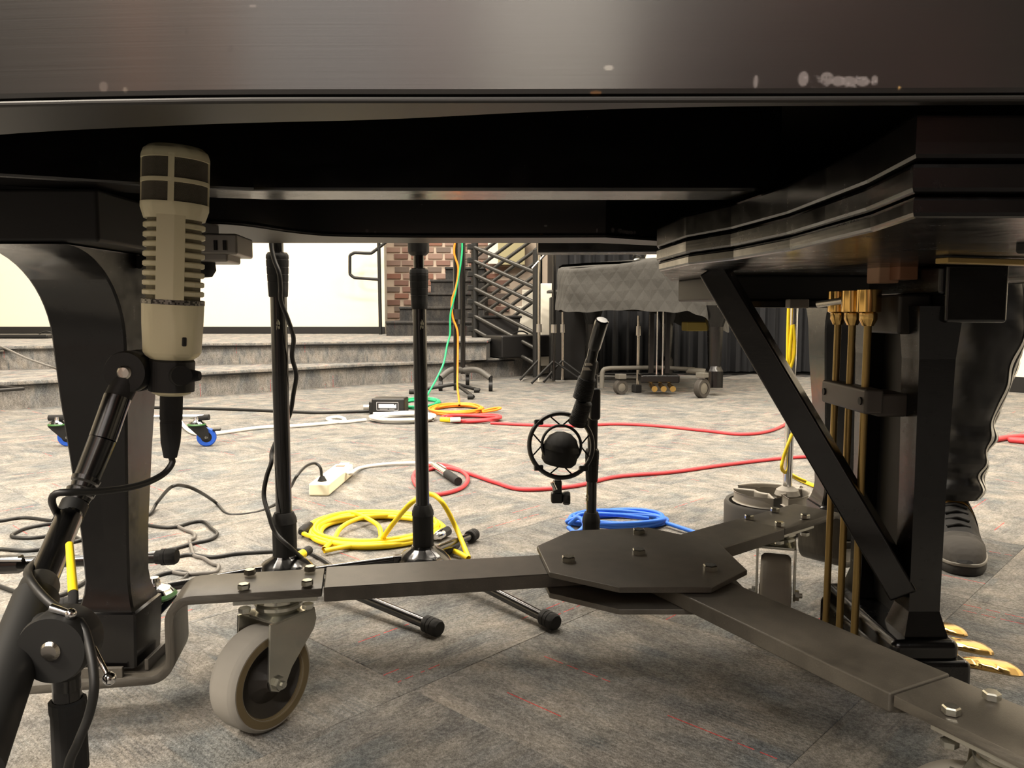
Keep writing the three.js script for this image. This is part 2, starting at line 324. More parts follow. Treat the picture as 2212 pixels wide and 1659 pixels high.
function railing(name, label, left, right, n, d0, d1, posts) {
  const t = thing(name, label, 'railing', at(posts[0][0], posts[0][1], posts[0][2]));
  for (let k = 0; k < n; k++) {
    const a = at(left[0], left[1] + k * left[2], d0), b = at(right[0], right[1] + k * right[2], d1);
    part('bar', rod(a, b, 0.016, 0.016, 10), std(0x3a3936, 0.4, 0.4), t);
  }
  for (const [px, py, d, top] of posts) { const a = at(px, py, d), b = at(px, top, d); part('post', rod(a, b, 0.026, 0.026, 12), standMatte, t); }
  return t;
}
{ const t = railing('stair_railing', 'sloping stair railing with seven grey bars falling towards the chrome stand', [1022, 533, 29.6], [1162, 591, 33], 7, 6.6, 6.2, [[1026, 742, 6.6, 500], [1158, 815, 6.2, 540]]);
  for (let k = 0; k < 7; k++) part('bracket', box(0.05, 0.045, 0.05, at(1016, 533 + k * 29.6, 6.6), 0.3, 0.008), standMatte, t); }
railing('rear_railing', 'black railing of parallel bars rising to the right behind the grey one', [1020, 560, 27], [1162, 455, 27], 8, 7.25, 7.1, [[1024, 735, 7.25, 480], [1165, 740, 7.1, 470]]);
{ // cream stair cheeks and panels beyond the railing
  const blk = (x0, y0, x1, y1, D, dep, m, name, label, cat) => { const a = at(x0, y1, D), b = at(x1, y0, D); const c = a.clone().add(b).multiplyScalar(0.5); c.z -= dep / 2; return single(name, boxUV(box(b.x - a.x, b.y - a.y, dep, c, 0, 0.004)), m, label, cat, a); };
  blk(1062, 697, 1104, 756, 7.45, 0.12, whitePaint, 'stepped_panel', 'lowest cream panel block behind the railing', 'panel');
  blk(1112, 662, 1162, 756, 7.4, 0.12, whitePaint, 'stepped_panel', 'middle cream panel block behind the railing', 'panel');
  blk(1128, 626, 1166, 664, 7.4, 0.12, whitePaint, 'stepped_panel', 'highest cream panel block of the stepped stair side', 'panel');
  blk(1054, 480, 1076, 570, 8.3, 0.1, whitePaint, 'tall_panel', 'narrow cream panel above the black railing', 'panel');
  blk(1076, 480, 1134, 572, 8.3, 0.08, std(0xb0a781, 0.7), 'wall_panel', 'olive panel seen through the top railing bars', 'panel');
  blk(1168, 612, 1192, 790, 6.5, 0.14, whitePaint, 'square_column', 'slim cream square column beside the dark wall', 'column');
  const b = at(1125, 768, 6.35); b.y = 0.152;
  const amp = thing('equipment_case', 'black equipment case standing on the lower step behind the railing', 'case', b);
  part('body', box(0.5, 0.17, 0.3, b.clone().add(new THREE.Vector3(0, 0.088, -0.1)), 0.5, 0.012), vinylBlack, amp);
  part('handle', tube([0, 1, 2, 3].map(k => b.clone().add(new THREE.Vector3(-0.06 + k * 0.04, 0.18 + (k % 3 ? 0.02 : 0), -0.1))), 0.006), rubber, amp);
  const s = at(1075, 770, 6.75); s.y = 0.301;
  const tb = thing('storage_tub', 'black storage tub on the platform left of the case', 'tub', s);
  part('tub', tr(extr([[-0.16, 0], [0.16, 0], [0.19, 0.16], [-0.19, 0.16]], 0.26, 0.008), frame(s, UP)), vinylBlack, tb);
  part('rim', box(0.4, 0.02, 0.29, s.clone().add(new THREE.Vector3(0, 0.165, 0)), 0, 0.006), plasticBlack, tb);
}

// ================= the grand piano in the foreground =================
const RIM0 = 0.64, KEY0 = 0.575;
const piano = thing('grand_piano', 'large black grand piano filling the foreground, its case seen from below', 'piano', V(0, 1.0, 0.09));
{
  const near = spline2([[0.84, 0.462], [0.5, 0.461], [0.2, 0.465], [0, 0.467], [-0.2, 0.47], [-0.4, 0.492], [-0.6, 0.55], [-0.76, 0.66], [-0.86, 0.82], [-0.88, 1.02], [-0.82, 1.22], [-0.70, 1.36], [-0.5, 1.415], [-0.2, 1.42], [0.15, 1.42]], 90);
  const outer = [...near, [0.3, 1.50], [0.42, 1.6], [0.84, 1.64]];
  const innerNear = spline2([[0.74, 0.48], [0.4, 0.4705], [0.26, 0.4715], [0.12, 0.4745], [0.02, 0.486], [-0.08, 0.506], [-0.2, 0.52], [-0.36, 0.555], [-0.54, 0.635], [-0.68, 0.76], [-0.72, 0.92], [-0.66, 1.03], [-0.5, 1.08], [-0.385, 1.12], [-0.33, 1.24], [-0.27, 1.30], [-0.1, 1.318], [0.15, 1.314]], 80);
  const inner = [...innerNear, [0.3, 1.42], [0.74, 1.52]];
  // lacquer with old chips and pale scuffs along the lower edge
  const cv = document.createElement('canvas'); cv.width = 2048; cv.height = 512; const c = cv.getContext('2d');
  c.fillStyle = '#1a1817'; c.fillRect(0, 0, 2048, 512);
  for (let i = 0; i < 1500; i++) { const k = 20 + Math.floor(rnd() * 14); c.fillStyle = `rgba(${k},${k - 1},${k - 2},0.35)`; c.fillRect(rr(0, 2048), rr(0, 512), rr(20, 160), rr(0.6, 1.6)); }
  const U = px => ((px - 1106) / FOCAL * 0.487 + 0.9) / 1.8 * 2048, Y = py => 512 - ((at(100, py, 0.467).y - RIM0) / 0.36) * 512;
  const mark = (px, py, w, h, col, rot = 0) => { c.save(); c.translate(U(px), Y(py)); c.rotate(rot); c.fillStyle = col; const s = 487 / FOCAL / 1.8 * 2.048; c.beginPath(); c.ellipse(0, 0, Math.max(0.7, w * s), Math.max(0.7, h * s * 0.95), 0, 0, 7); c.fill(); c.restore(); };
  for (const [x, y, w, h] of [[1595, 178, 5, 17], [1690, 172, 11, 20], [1737, 172, 14, 18], [1760, 177, 14, 14], [1782, 178, 16, 14], [1808, 178, 15, 13], [1832, 176, 7, 13]]) mark(x, y, w, h, 'rgba(122,116,116,0.85)', 0.05);
  for (let i = 0; i < 40; i++) mark(rr(1690, 1840), rr(165, 192), rr(1, 5), rr(1, 4), i % 2 ? 'rgba(150,146,148,0.5)' : 'rgba(60,56,58,0.6)');
  mark(1300, 147, 10, 7, 'rgba(160,158,150,0.7)'); mark(1275, 200, 12, 5, 'rgba(160,110,60,0.7)'); mark(1882, 192, 3, 5, 'rgba(200,160,100,0.9)');
  mark(452, 65, 2.5, 9, 'rgba(4,4,4,0.9)'); mark(541, 104, 5, 9, 'rgba(4,4,4,0.9)', 0.3); mark(275, 182, 9, 14, 'rgba(120,110,105,0.5)'); mark(320, 190, 5, 8, 'rgba(130,120,110,0.6)'); mark(588, 12, 8, 4, 'rgba(120,112,110,0.6)');
  const tx = new THREE.CanvasTexture(cv); tx.colorSpace = THREE.SRGBColorSpace;
  const lacquer = new THREE.MeshPhysicalMaterial({ map: tx, roughness: 0.3, bumpMap: withRepeat(grainTex, 2, 2), bumpScale: 0.00006, ior: 1.7, clearcoat: 1, clearcoatRoughness: 0.16 });
  let g = plan(outer, RIM0, 1.0, 0.0035, [inner]);
  g = toCreasedNormals(g, 0.28); const p = g.attributes.position, uv = g.attributes.uv;
  for (let i = 0; i < p.count; i++) uv.setXY(i, (p.getX(i) + 0.9) / 1.8, (p.getY(i) - RIM0) / 0.36);
  part('rim', g, lacquer, piano);
  part('rim_edge', boxUV(plan(outer, RIM0 - 0.004, RIM0 - 0.0005, 0.0012, [inner])), std(0x14120f, 0.5), piano);
  part('inner_rim', boxUV(plan([[0.74, 0.50], [-0.2, 0.53], [-0.2, 0.56], [0.74, 0.54]], 0.70, 0.799, 0.002)), pianoMatte, piano);
  part('soundboard', boxUV(plan(inner, 0.80, 0.812)), boardWood, piano);
  part('lid', boxUV(plan(outer, 1.0, 1.022, 0.004)), pianoBlack, piano);
  // braces under the soundboard
  const beam = (pts, w, y0, y1) => { const a = pts.map(q => [q[0], q[1]]), b = pts.map(q => [q[0], q[1] + w]).reverse(); return boxUV(plan([...a, ...b], y0, y1, 0.003)); };
  part('brace', beam([[-0.64, 0.66], [-0.42, 0.765], [-0.33, 0.81], [-0.26, 0.83], [0.27, 0.832]], 0.07, RIM0, 0.795), pianoBlack, piano);
  part('rear_brace', beam([[0.05, 1.57], [0.34, 1.55]], 0.07, 0.63, 0.72), pianoBlack, piano);
  part('cross_brace', boxUV(plan([[-0.30, 1.02], [-0.24, 1.0], [0.22, 1.28], [0.16, 1.31]], 0.70, 0.79, 0.003)), pianoMatte, piano);
  // key bed
  const kb = [[0.236, 0.484], [0.84, 0.484], [0.84, 1.64], [0.30, 1.56], [0.205, 1.16], [0.212, 1.0], [0.24, 0.9], [0.254, 0.76], [0.249, 0.58]];
  part('key_bed', boxUV(plan(kb, 0.608, RIM0 - 0.004, 0.003)), pianoBlack, piano);
  part('key_bed_panel', boxUV(plan(kb.map(q => [q[0], q[1] + (q[1] < 0.5 ? 0.002 : 0)]), 0.589, 0.6065, 0.003)), pianoBlack, piano);
  part('key_bed_base', boxUV(plan(kb.map(q => [q[0] + (q[0] < 0.5 ? 0.003 : 0), q[1] + (q[1] < 0.5 ? 0.006 : -0.002)]), KEY0, 0.588, 0.003)), pianoBlack, piano);
  part('key_slip', boxUV(box(0.03, 0.13, 1.14, V(0.86, 1.06, 0.63), 0, 0.006)), pianoBlack, piano);
  part('trap_board', boxUV(box(0.30, 0.04, 0.24, V(0.47, 1.42, 0.556), 0.08, 0.004)), pianoMatte, piano);
  part('trap_rail', boxUV(box(0.34, 0.012, 0.03, V(0.50, 1.31, 0.530), 0.1, 0.002)), pianoBlack, piano);
  part('slot_bar', boxUV(box(0.36, 0.014, 0.05, V(0.60, 0.72, 0.574), 0.32, 0.003)), pianoMatte, piano);
  part('hinge_rail', boxUV(box(0.2, 0.006, 0.016, at(2190, 567, 0.86), 0.35, 0.001)), brassDull, piano, 'thin brass strip under the key bed');
  part('wooden_block', box(0.028, 0.022, 0.03, at(1907, 594, 1.07), 0.1, 0.002), rawWood, piano, 'pale wooden block');
  part('wooden_block', box(0.026, 0.026, 0.03, at(1949, 583, 1.05), 0.1, 0.002), std(0x94684c, 0.6), piano, 'brown wooden block');
  part('tab', box(0.03, 0.014, 0.02, at(1722, 656, 1.24), 0, 0.002), std(0x807b74, 0.5), piano);
  part('hook', [tube([at(1806, 642, 1.15), at(1803, 655, 1.15), at(1806, 668, 1.145), at(1812, 671, 1.145), at(1816, 664, 1.15)], 0.0035, 30), ball(at(1812, 671, 1.14), 0.006)], chrome, piano, 'small chrome hook');
  part('trap_lever', rod(at(1768, 657, 1.16), at(1842, 647, 1.1), 0.005), nickel, piano);
  // hardware above the tail leg
  const lk = at(480, 540, 1.05);
  const lock = part('leg_lock', [box(0.052, 0.026, 0.09, V(lk.x, 1.06, 0.602), 0.1, 0.003), box(0.042, 0.012, 0.07, V(lk.x - 0.006, 1.05, 0.586), 0.1, 0.003)], std(0x8d8982, 0.4, 0.5), piano, 'pale metal leg lock plate');
  part('knob', lathe(V(lk.x - 0.016, 1.03, 0.582), V(lk.x - 0.016, 1.03, 0.4), [[0, 0], [0.013, 0], [0.014, 0.012], [0.009, 0.02], [0, 0.021]]), rubber, lock);
  for (const k of [-1, 0.3, 1]) part('screw', rod(V(lk.x + k * 0.016, 1.013, 0.606), V(lk.x + k * 0.016, 1.013, 0.594), 0.0022, 0.0022, 8), standMatte, lock);
  part('stop_knob', rod(at(318, 566, 0.97), at(300, 566, 0.96), 0.008), rubber, piano);
  // legs: square, tapering, with a concave flare at the top and a flared foot
  const prof = [[0.09, 0.033], [0.092, 0.0345], [0.150, 0.0375], [0.158, 0.0375], [0.160, 0.0345], [0.168, 0.0315], [0.18, 0.0285], [0.195, 0.0270], [0.25, 0.0285], [0.35, 0.0345], [0.42, 0.0395], [0.478, 0.0425]];
  for (let k = 1; k <= 14; k++) { const a = k / 14 * Math.PI / 2; prof.push([0.478 + 0.107 * Math.sin(a), 0.0425 + 0.004 * k / 14, 0.0425 + 0.125 * (1 - Math.cos(a))]); }
  function legG(x, D, turn) {
    const pos = [], ring = ([y, w, d = w]) => { const b = Math.min(0.0025, w * 0.2), q = [[w, d - b], [w - b, d], [-w + b, d], [-w, d - b], [-w, -d + b], [-w + b, -d], [w - b, -d], [w, -d + b]]; return q.map(s => [s[0], y, s[1]]); };
    const R = prof.map(ring);
    for (let i = 0; i + 1 < R.length; i++) for (let k = 0; k < 8; k++) { const j = (k + 1) % 8; pos.push(...R[i][k], ...R[i + 1][k], ...R[i + 1][j], ...R[i][k], ...R[i + 1][j], ...R[i][j]); }
    for (const [r, f] of [[R[0], 0], [R[R.length - 1], 1]]) for (let k = 1; k < 7; k++) f ? pos.push(...r[0], ...r[k + 1], ...r[k]) : pos.push(...r[0], ...r[k], ...r[k + 1]);
    const v = new THREE.BufferGeometry(); v.setAttribute('position', new THREE.Float32BufferAttribute(pos, 3)); v.computeVertexNormals();
    let o = toCreasedNormals(norm(v), 0.55); o.rotateY(turn); o = boxUV(o); o.translate(x, 0, -D); return o;
  }
  for (const [x, D, t] of [[-0.487, 0.975, 0.0], [0.605, 1.5, 0.0], [0.52, 0.5, 0.0]]) {
    const l = part('leg', legG(x, D, t), pianoBlack, piano);
    if (x < 0) part('leg_plate', boxUV(box(0.16, RIM0 - 0.585 - 0.003, 0.335, V(x, D, (0.586 + RIM0) / 2), t, 0.004)), pianoMatte, l);
  }
  // pedal lyre
  const X = 0.508, ly = part('pedal_lyre', [box(0.05, 0.036, 0.2, V(X + 0.034, 1.085, 0.556), 0, 0.005)], pianoBlack, piano);
  for (const D of [1.015, 1.155]) {
    const pr = [[0.028, 0.075], [0.028, 0.11], [0.02, 0.14], [0.0205, 0.3], [0.023, 0.46], [0.028, 0.525]];
    const gs = []; for (let i = 0; i + 1 < pr.length; i++) { const g = new THREE.CylinderGeometry(pr[i + 1][0] * 1.38, pr[i][0] * 1.38, pr[i + 1][1] - pr[i][1], 4, 1, i > 0); g.rotateY(Math.PI / 4); g.translate(X + 0.014, (pr[i][1] + pr[i + 1][1]) / 2, -D); gs.push(toCreasedNormals(norm(g), 0.3)); }
    part('post', gs, pianoBlack, ly);
  }
  part('centre_panel', boxUV(box(0.008, 0.42, 0.11, V(X + 0.016, 1.085, 0.315), 0, 0.002)), pianoMatte, ly);
  part('pedal_box', [boxUV(box(0.10, 0.05, 0.24, V(X + 0.012, 1.085, 0.062), 0, 0.008)), boxUV(box(0.085, 0.03, 0.225, V(X + 0.008, 1.085, 0.095), 0, 0.01))], pianoBlack, ly);
  part('guide_block', [boxUV(box(0.024, 0.032, 0.145, V(X - 0.052, 1.085, 0.405), 0, 0.004)), boxUV(box(0.04, 0.03, 0.06, V(X - 0.025, 1.05, 0.40), 0, 0.004))], std(0x4a4541, 0.5), ly);
  for (const D of [1.025, 1.145]) part('screw', rod(V(X - 0.066, D, 0.405), V(X - 0.062, D, 0.405), 0.005, 0.005, 12), standMatte, ly);
  [1.045, 1.093, 1.141].forEach((D, i) => {
    const DP = [1.022, 1.086, 1.15][i];
    part('pedal_rod', [rod(V(X - 0.052, D, 0.07), V(X - 0.05, D, 0.505), 0.0048)], brassDull, ly);
    part('rod_ferrule', [lathe(V(X - 0.05, D, 0.50), V(X - 0.05, D, 0.6), [[0, 0], [0.007, 0], [0.011, 0.008], [0.011, 0.016], [0.015, 0.018], [0.015, 0.046], [0, 0.046]], 16)], brass, ly);
    // pedal: a long tongue, widest near the rounded tip
    const n = 24, m = 14, pos = [], w = s => s < 0.35 ? 0.0105 : 0.0105 + 0.0115 * Math.sin(Math.min(1, (s - 0.35) / 0.5) * Math.PI / 2) * Math.sqrt(Math.max(0, 1 - Math.pow(Math.max(0, (s - 0.82) / 0.18), 2)));
    const P = (s, a) => { const x = X + 0.05 + s * 0.105, wd = w(s) * (s > 0.995 ? 0.05 : 1), hh = 0.0065 * (s > 0.9 ? Math.sqrt(Math.max(0.02, 1 - Math.pow((s - 0.9) / 0.1, 2))) : 1); return [x, 0.060 + 0.003 * Math.sin(s * 4.2) - 0.006 * s + Math.sin(a) * hh, -(DP + Math.cos(a) * wd)]; };
    for (let k = 0; k < n; k++) for (let j = 0; j < m; j++) { const a0 = j / m * 6.2832, a1 = (j + 1) / m * 6.2832, s0 = k / n, s1 = (k + 1) / n; pos.push(...P(s0, a0), ...P(s1, a0), ...P(s1, a1), ...P(s0, a0), ...P(s1, a1), ...P(s0, a1)); }
    const g = new THREE.BufferGeometry(); g.setAttribute('position', new THREE.Float32BufferAttribute(pos, 3)); g.computeVertexNormals();
    part('pedal', toCreasedNormals(norm(g), 1.2), brass, ly);
  });
  { const a = V(0.284, 1.15, 0.578), b = V(X - 0.002, 1.014, 0.158), d = b.clone().sub(a), L = d.length();
    const g = new RoundedBoxGeometry(0.036, L, 0.036, 2, 0.003); g.rotateY(0.62); g.translate(0, L / 2, 0); part('lyre_brace', boxUV(tr(g, frame(a, d))), pianoBlack, ly); }
  const b2a = V(0.40, 0.90, 0.588), b2b = V(X + 0.0, 1.03, 0.15);
  part('top_block', boxUV(box(0.075, 0.07, 0.12, V(X + 0.052, 1.04, 0.54), 0, 0.004)), pianoBlack, ly);
  part('bracket', boxUV(box(0.04, 0.05, 0.09, V(X - 0.005, 1.06, 0.515), 0, 0.004)), std(0x2b2825, 0.5), ly);
}

// ================= the three-armed dolly under the piano =================
{
  const C = [0.178, 1.09], topH = 0.18;
  const t = thing('piano_dolly', 'dark steel three-armed piano dolly with grey caster wheels under the grand piano', 'dolly', V(C[0], C[1], 0));
  const P = [[1160, 1179], [1234, 1146], [1400, 1139], [1552, 1172], [1614, 1231], [1537, 1269], [1338, 1269], [1187, 1236]].map(q => { const v = on(q[0], q[1], 0.188); return [v.x, -v.z]; });
  part('top_plate', boxUV(plan(P, 0.181, 0.188, 0.001)), steelPaint, t);
  part('bottom_plate', boxUV(plan(P, 0.154, 0.161, 0.001)), steelPaint, t);
  for (const [px, py] of [[1380, 1152], [1380, 1196], [1228, 1212], [1534, 1231]]) part('bolt', bolt(on(px, py, 0.188), UP, 0.0095, 0.007), zinc, t);
  const arms = [[[-0.983, -0.184], 0.425, 0.606, 0.80, 0.483], [[0.768, 0.64], 0.29, 0.475, 0.68, 0.335], [[0.464, -0.886], 0.424, 0.585, 0.76, 0.51]];
  const W = 0.084, along = (dir, s) => [C[0] + dir[0] * s, C[1] + dir[1] * s];
  arms.forEach(([dir, sJoint, sBend, sEnd, sCast], ai) => {
    const m = frame(V(C[0], C[1], 0), UP, new THREE.Vector3(dir[0], 0, -dir[1]));
    const arm = part('arm', boxUV(tr(box(sJoint - 0.02, 0.0185, W, new THREE.Vector3((sJoint + 0.02) / 2, topH - 0.0095, 0), 0, 0.002), m)), steelPaint, t);
    // bolted bar: level, bent down, then out to the ledge that carries the leg
    const th = 0.0105, yl = 0.083, R = 0.026, cl = [];
    const eT = topH - 0.0015; cl.push([sJoint + 0.0025, eT - th / 2]); const c1 = [sBend - R, eT - th / 2 - R];
    for (let k = 0; k <= 10; k++) { const a = Math.PI / 2 - k / 10 * Math.PI / 2; cl.push([c1[0] + Math.cos(a) * R, c1[1] + Math.sin(a) * R]); }
    const c2 = [sBend + R, yl - th / 2 + R]; for (let k = 0; k <= 10; k++) { const a = Math.PI + k / 10 * Math.PI / 2; cl.push([c2[0] + Math.cos(a) * R, c2[1] + Math.sin(a) * R]); }
    cl.push([sEnd, yl - th / 2]);
    const off = s => cl.map((p, i) => { const a = cl[Math.max(0, i - 1)], b = cl[Math.min(cl.length - 1, i + 1)], dx = b[0] - a[0], dy = b[1] - a[1], l = Math.hypot(dx, dy); return [p[0] - dy / l * s, p[1] + dx / l * s]; });
    const ext = part('extension_bar', boxUV(tr(toCreasedNormals(extr([...off(th / 2), ...off(-th / 2).reverse()], W - 0.003, 0.0008), 0.5), m)), steelPaint, t);
    const lg = new THREE.Vector3(0, 0, 0);
    { const [lx, lD] = [[-0.487, 0.975], [0.605, 1.5], [0.52, 0.5]][ai], q = ai === 0 ? 1 : -1; part('cradle_lip', boxUV(box(0.056, 0.013, 0.005, V(lx - 0.006, lD - 0.042, yl + 0.006), 0.04, 0.001)), steelPaint, ext); part('cradle_lip', boxUV(box(0.005, 0.014, 0.06, V(lx + q * 0.043, lD + 0.004, yl + 0.008), 0, 0.001)), steelPaint, ext); }
    for (const a of [-0.036, 0.036]) for (const b of [-0.028, 0.028]) {
      const top = new THREE.Vector3(sCast + a * 1.05, topH, b).applyMatrix4(m), low = new THREE.Vector3(sCast + a * 1.05, topH - 0.024, b).applyMatrix4(m);
      part('bolt', bolt(top, UP, 0.0075, 0.0065), zinc, ext); part('nut', bolt(low, UP.clone().negate(), 0.0075, 0.006), zinc, ext);
    }
    // swivel caster
    const cp = along(dir, sCast), axis = [[0.84, -0.54], [0.95, -0.31], [0.7, 0.714]][ai], R0 = 0.0635;
    const cm = frame(V(cp[0], cp[1], 0), UP, new THREE.Vector3(axis[0], 0, -axis[1]));   // local x = axle, local z = rolling direction
    const trail = 0.030 * (ai === 0 ? 1 : ai === 1 ? 1 : -1);
    const pm = frame(V(cp[0], cp[1], 0), UP, new THREE.Vector3(dir[0], 0, -dir[1]));
    const ca = part('caster', tr(box(0.10, 0.0065, 0.075, new THREE.Vector3(0, 0.1655, 0), 0, 0.001), pm), zinc, t);
    part('swivel_ring', tr(lathe(new THREE.Vector3(0, 0.138, 0), new THREE.Vector3(0, 1, 0), [[0, 0], [0.022, 0], [0.026, 0.004], [0.03, 0.009], [0.03, 0.013], [0.026, 0.015], [0.031, 0.018], [0.031, 0.022], [0.024, 0.0245], [0, 0.0245]], 32), cm), zinc, ca);
    const fo = 0.029, sg = Math.sign(trail), sh0 = [[-0.032, 0.140], [0.040, 0.140], [0.0445, 0.07], [0.041, 0.057], [0.03, 0.0515], [0.019, 0.056], [0.008, 0.075], [-0.012, 0.095], [-0.030, 0.112], [-0.035, 0.125]], sh = sg > 0 ? sh0 : sh0.map(q => [-q[0], q[1]]).reverse();
    const side = s => { const g = extr(sh, 0.0035, 0.0006); g.rotateY(-Math.PI / 2); g.translate(s * fo, 0, 0); return tr(g, cm); };   // shape x -> local z
    part('fork', [side(-1), side(1), tr(box(2 * fo + 0.0035, 0.004, 0.064, new THREE.Vector3(0, 0.1385, 0), 0, 0.001), cm)], zinc, ca);
    const wc = new THREE.Vector3(0, R0, trail), wx = s => wc.clone().setX(s);
    const wheel = part('wheel', tr(lathe(wx(-0.023), wx(1), [[0.047, 0.0005], [0.0585, 0], [0.0625, 0.004], [0.0635, 0.009], [0.0635, 0.037], [0.0625, 0.042], [0.0585, 0.046], [0.047, 0.0455]], 56), cm), wheelGrey, ca);
    part('wheel_rim', tr(lathe(wx(-0.0235), wx(1), [[0.0455, 0.003], [0.0485, 0], [0.057, 0.0003], [0.0595, 0.004], [0.0595, 0.043], [0.057, 0.0467], [0.0485, 0.047], [0.0455, 0.044], [0.0455, 0.003]], 56), cm), wheelRim, ca);
    part('hub', tr(lathe(wx(-0.022), wx(1), [[0, -0.003], [0.013, -0.003], [0.016, 0.003], [0.03, 0.012], [0.042, 0.008], [0.046, 0.003], [0.046, 0.041], [0.042, 0.036], [0.03, 0.032], [0.016, 0.041], [0.013, 0.047], [0, 0.047]], 40), cm), wheelHub, ca);
    for (const s of [-1, 1]) part('axle_nut', tr(lathe(new THREE.Vector3(s * (fo + 0.0015), R0, trail), new THREE.Vector3(s, R0, trail), [[0, 0], [0.0085, 0], [0.0085, 0.006], [0.004, 0.0065], [0.004, 0.011], [0, 0.0115]], 6), cm), zinc, ca);
  });
}

// ================= microphones and their stands =================
{ // beige broadcast microphone, standing nearly upright under the case
  const bot = at(372, 768, 0.73), top = at(380, 333, 0.73), ax = top.clone().sub(bot).normalize(), M = frame(bot, ax);
  const t = thing('broadcast_microphone', 'beige ribbed broadcast microphone held upright under the piano case', 'microphone', bot);
  const O = new THREE.Vector3(), Yv = new THREE.Vector3(0, 1, 0), la = (p, s = 48) => tr(lathe(O, Yv, p, s), M);
  part('lower_body', la([[0, -0.036], [0.012, -0.036], [0.0165, -0.034], [0.017, -0.031], [0.017, -0.004], [0.0225, 0.0], [0.0245, 0.003], [0.0258, 0.028], [0.0262, 0.0465], [0, 0.0465]]), micBeige, t);
  part('band', la([[0.0255, 0.0455], [0.0266, 0.046], [0.0266, 0.050], [0.0255, 0.0505]]), std(0xa8a49a, 0.4, 0.7, { map: dataTex(256, (x, y) => { const k = hash(x >> 1, y >> 5, 77) > 0.55 && (y > 60 && y < 200) ? 90 : 190; return [k, k, k * 1.02]; }, true, 256) }), t, 'silver printed band');
  part('inner_screen', la([[0.0226, 0.05], [0.0226, 0.124]]), micMesh, t);
  const n = 8; for (let k = 0; k < n; k++) { const y = 0.0535 + k * 0.0084; part('rib', la([[0.0222, y], [0.0246, y], [0.0258, y + 0.0008], [0.0258, y + 0.0040], [0.0246, y + 0.0050], [0.0222, y + 0.0050]]), micBeige, t); }
  const strip = (a, w, r0, r1, y0, y1) => { const s = new THREE.Shape(); s.absarc(0, 0, r1, a - w, a + w, false); s.absarc(0, 0, r0, a + w, a - w, true); const g = new THREE.ExtrudeGeometry(s, { depth: y1 - y0, bevelEnabled: false, curveSegments: 14 }); g.rotateX(-Math.PI / 2); g.translate(0, y0, 0); return tr(toCreasedNormals(norm(g), 0.5), M); };
  for (const a of [-Math.PI / 2 + 0.27, Math.PI / 2 + 0.27]) part('spine', strip(a, 0.46, 0.022, 0.0263, 0.0495, 0.128), micBeige, t);
  part('collar', la([[0.0226, 0.1205], [0.0255, 0.1205], [0.0285, 0.130], [0.0285, 0.1345], [0.0262, 0.1345]]), micBeige, t);
  part('head_screen', la([[0.0272, 0.133], [0.0272, 0.173]]), std(0x5d574a, 0.8, 0.2, { bumpMap: (() => { const x = dataTex(64, (x, y) => { const k = (x % 8 < 4) !== (y % 8 < 4) ? 220 : 40; return [k, k, k]; }, false); x.repeat.set(12, 4); return x; })(), bumpScale: 0.0006 }), t);
  part('head_ring', la([[0.0268, 0.1508], [0.0285, 0.1512], [0.0285, 0.1545], [0.0268, 0.1549]]), micBeige, t);
  for (let k = 0; k < 4; k++) part('head_bar', strip(-Math.PI / 2 + 0.27 + k * Math.PI / 2, 0.09, 0.0266, 0.0284, 0.133, 0.175), micBeige, t);
  part('cap', la([[0.0262, 0.1715], [0.0285, 0.1720], [0.0283, 0.1755], [0.0268, 0.1800], [0.0225, 0.1835], [0.012, 0.1850], [0, 0.1853]]), micBeige, t);
  part('switch', tr(box(0.004, 0.008, 0.003, new THREE.Vector3(0.0175, 0.014, 0.0175), 0.8, 0.001), M), plasticBlack, t);
  // clamp and its knob
  const c = thing('microphone_clamp', 'black swivel clamp gripping the tail of the beige microphone', 'clamp', bot.clone().addScaledVector(ax, -0.02));
  part('sleeve', la([[0.0172, -0.032], [0.0195, -0.032], [0.0195, -0.005], [0.0178, -0.003], [0.0172, -0.004]]), standMatte, c);
  part('knob', [rod(at(386, 812, 0.722), at(393, 812, 0.695), 0.0092, 0.0085, 24), rod(at(412, 812, 0.71), at(432, 812, 0.71), 0.006, 0.004, 14)], rubber, c);
  const k0 = at(296, 802, 0.735), k1 = at(338, 806, 0.732);
  part('swivel_arm', [rod(k1, k0, 0.0095, 0.0125, 20)], standMatte, c);
  // connector and cable hanging from the tail
  const x0 = bot.clone().addScaledVector(ax, -0.034), x1 = bot.clone().addScaledVector(ax, -0.095);
  const q = thing('microphone_cable', 'black cable with tapered connector looping from the beige microphone round the boom', 'cable', x1);
  part('connector', lathe(x0, x1, [[0, 0], [0.0098, 0], [0.0098, 0.024], [0.0092, 0.0245], [0.0092, 0.0265], [0.0095, 0.027], [0.0085, 0.045], [0.0058, 0.059], [0, 0.0595]], 24), rubber, q);
  part('cord', tube([x1.clone().addScaledVector(ax, 0.004), at(372, 1000, 0.73), at(350, 1026, 0.72), at(300, 1048, 0.69), at(230, 1060, 0.655), at(160, 1063, 0.63), at(122, 1066, 0.625), at(112, 1082, 0.63), at(122, 1108, 0.655), at(134, 1130, 0.68), at(128, 1165, 0.68), at(92, 1200, 0.63), at(64, 1228, 0.56), at(62, 1246, 0.53), at(84, 1278, 0.515), at(118, 1310, 0.505), at(150, 1322, 0.50), at(178, 1352, 0.488), at(192, 1392, 0.482), at(201, 1440, 0.475), at(203, 1490, 0.47), at(192, 1545, 0.47), at(168, 1605, 0.468), at(148, 1659, 0.47), at(150, 1760, 0.47), at(170, 2100, 0.47)], 0.0029, 220, 10), cordBlack, q);
  part('yellow_marker', rod(at(150, 1176, 0.56), at(158, 1281, 0.515), 0.0026, 0.0031, 14), cordYellow, q, 'bright yellow tape on the cable end');
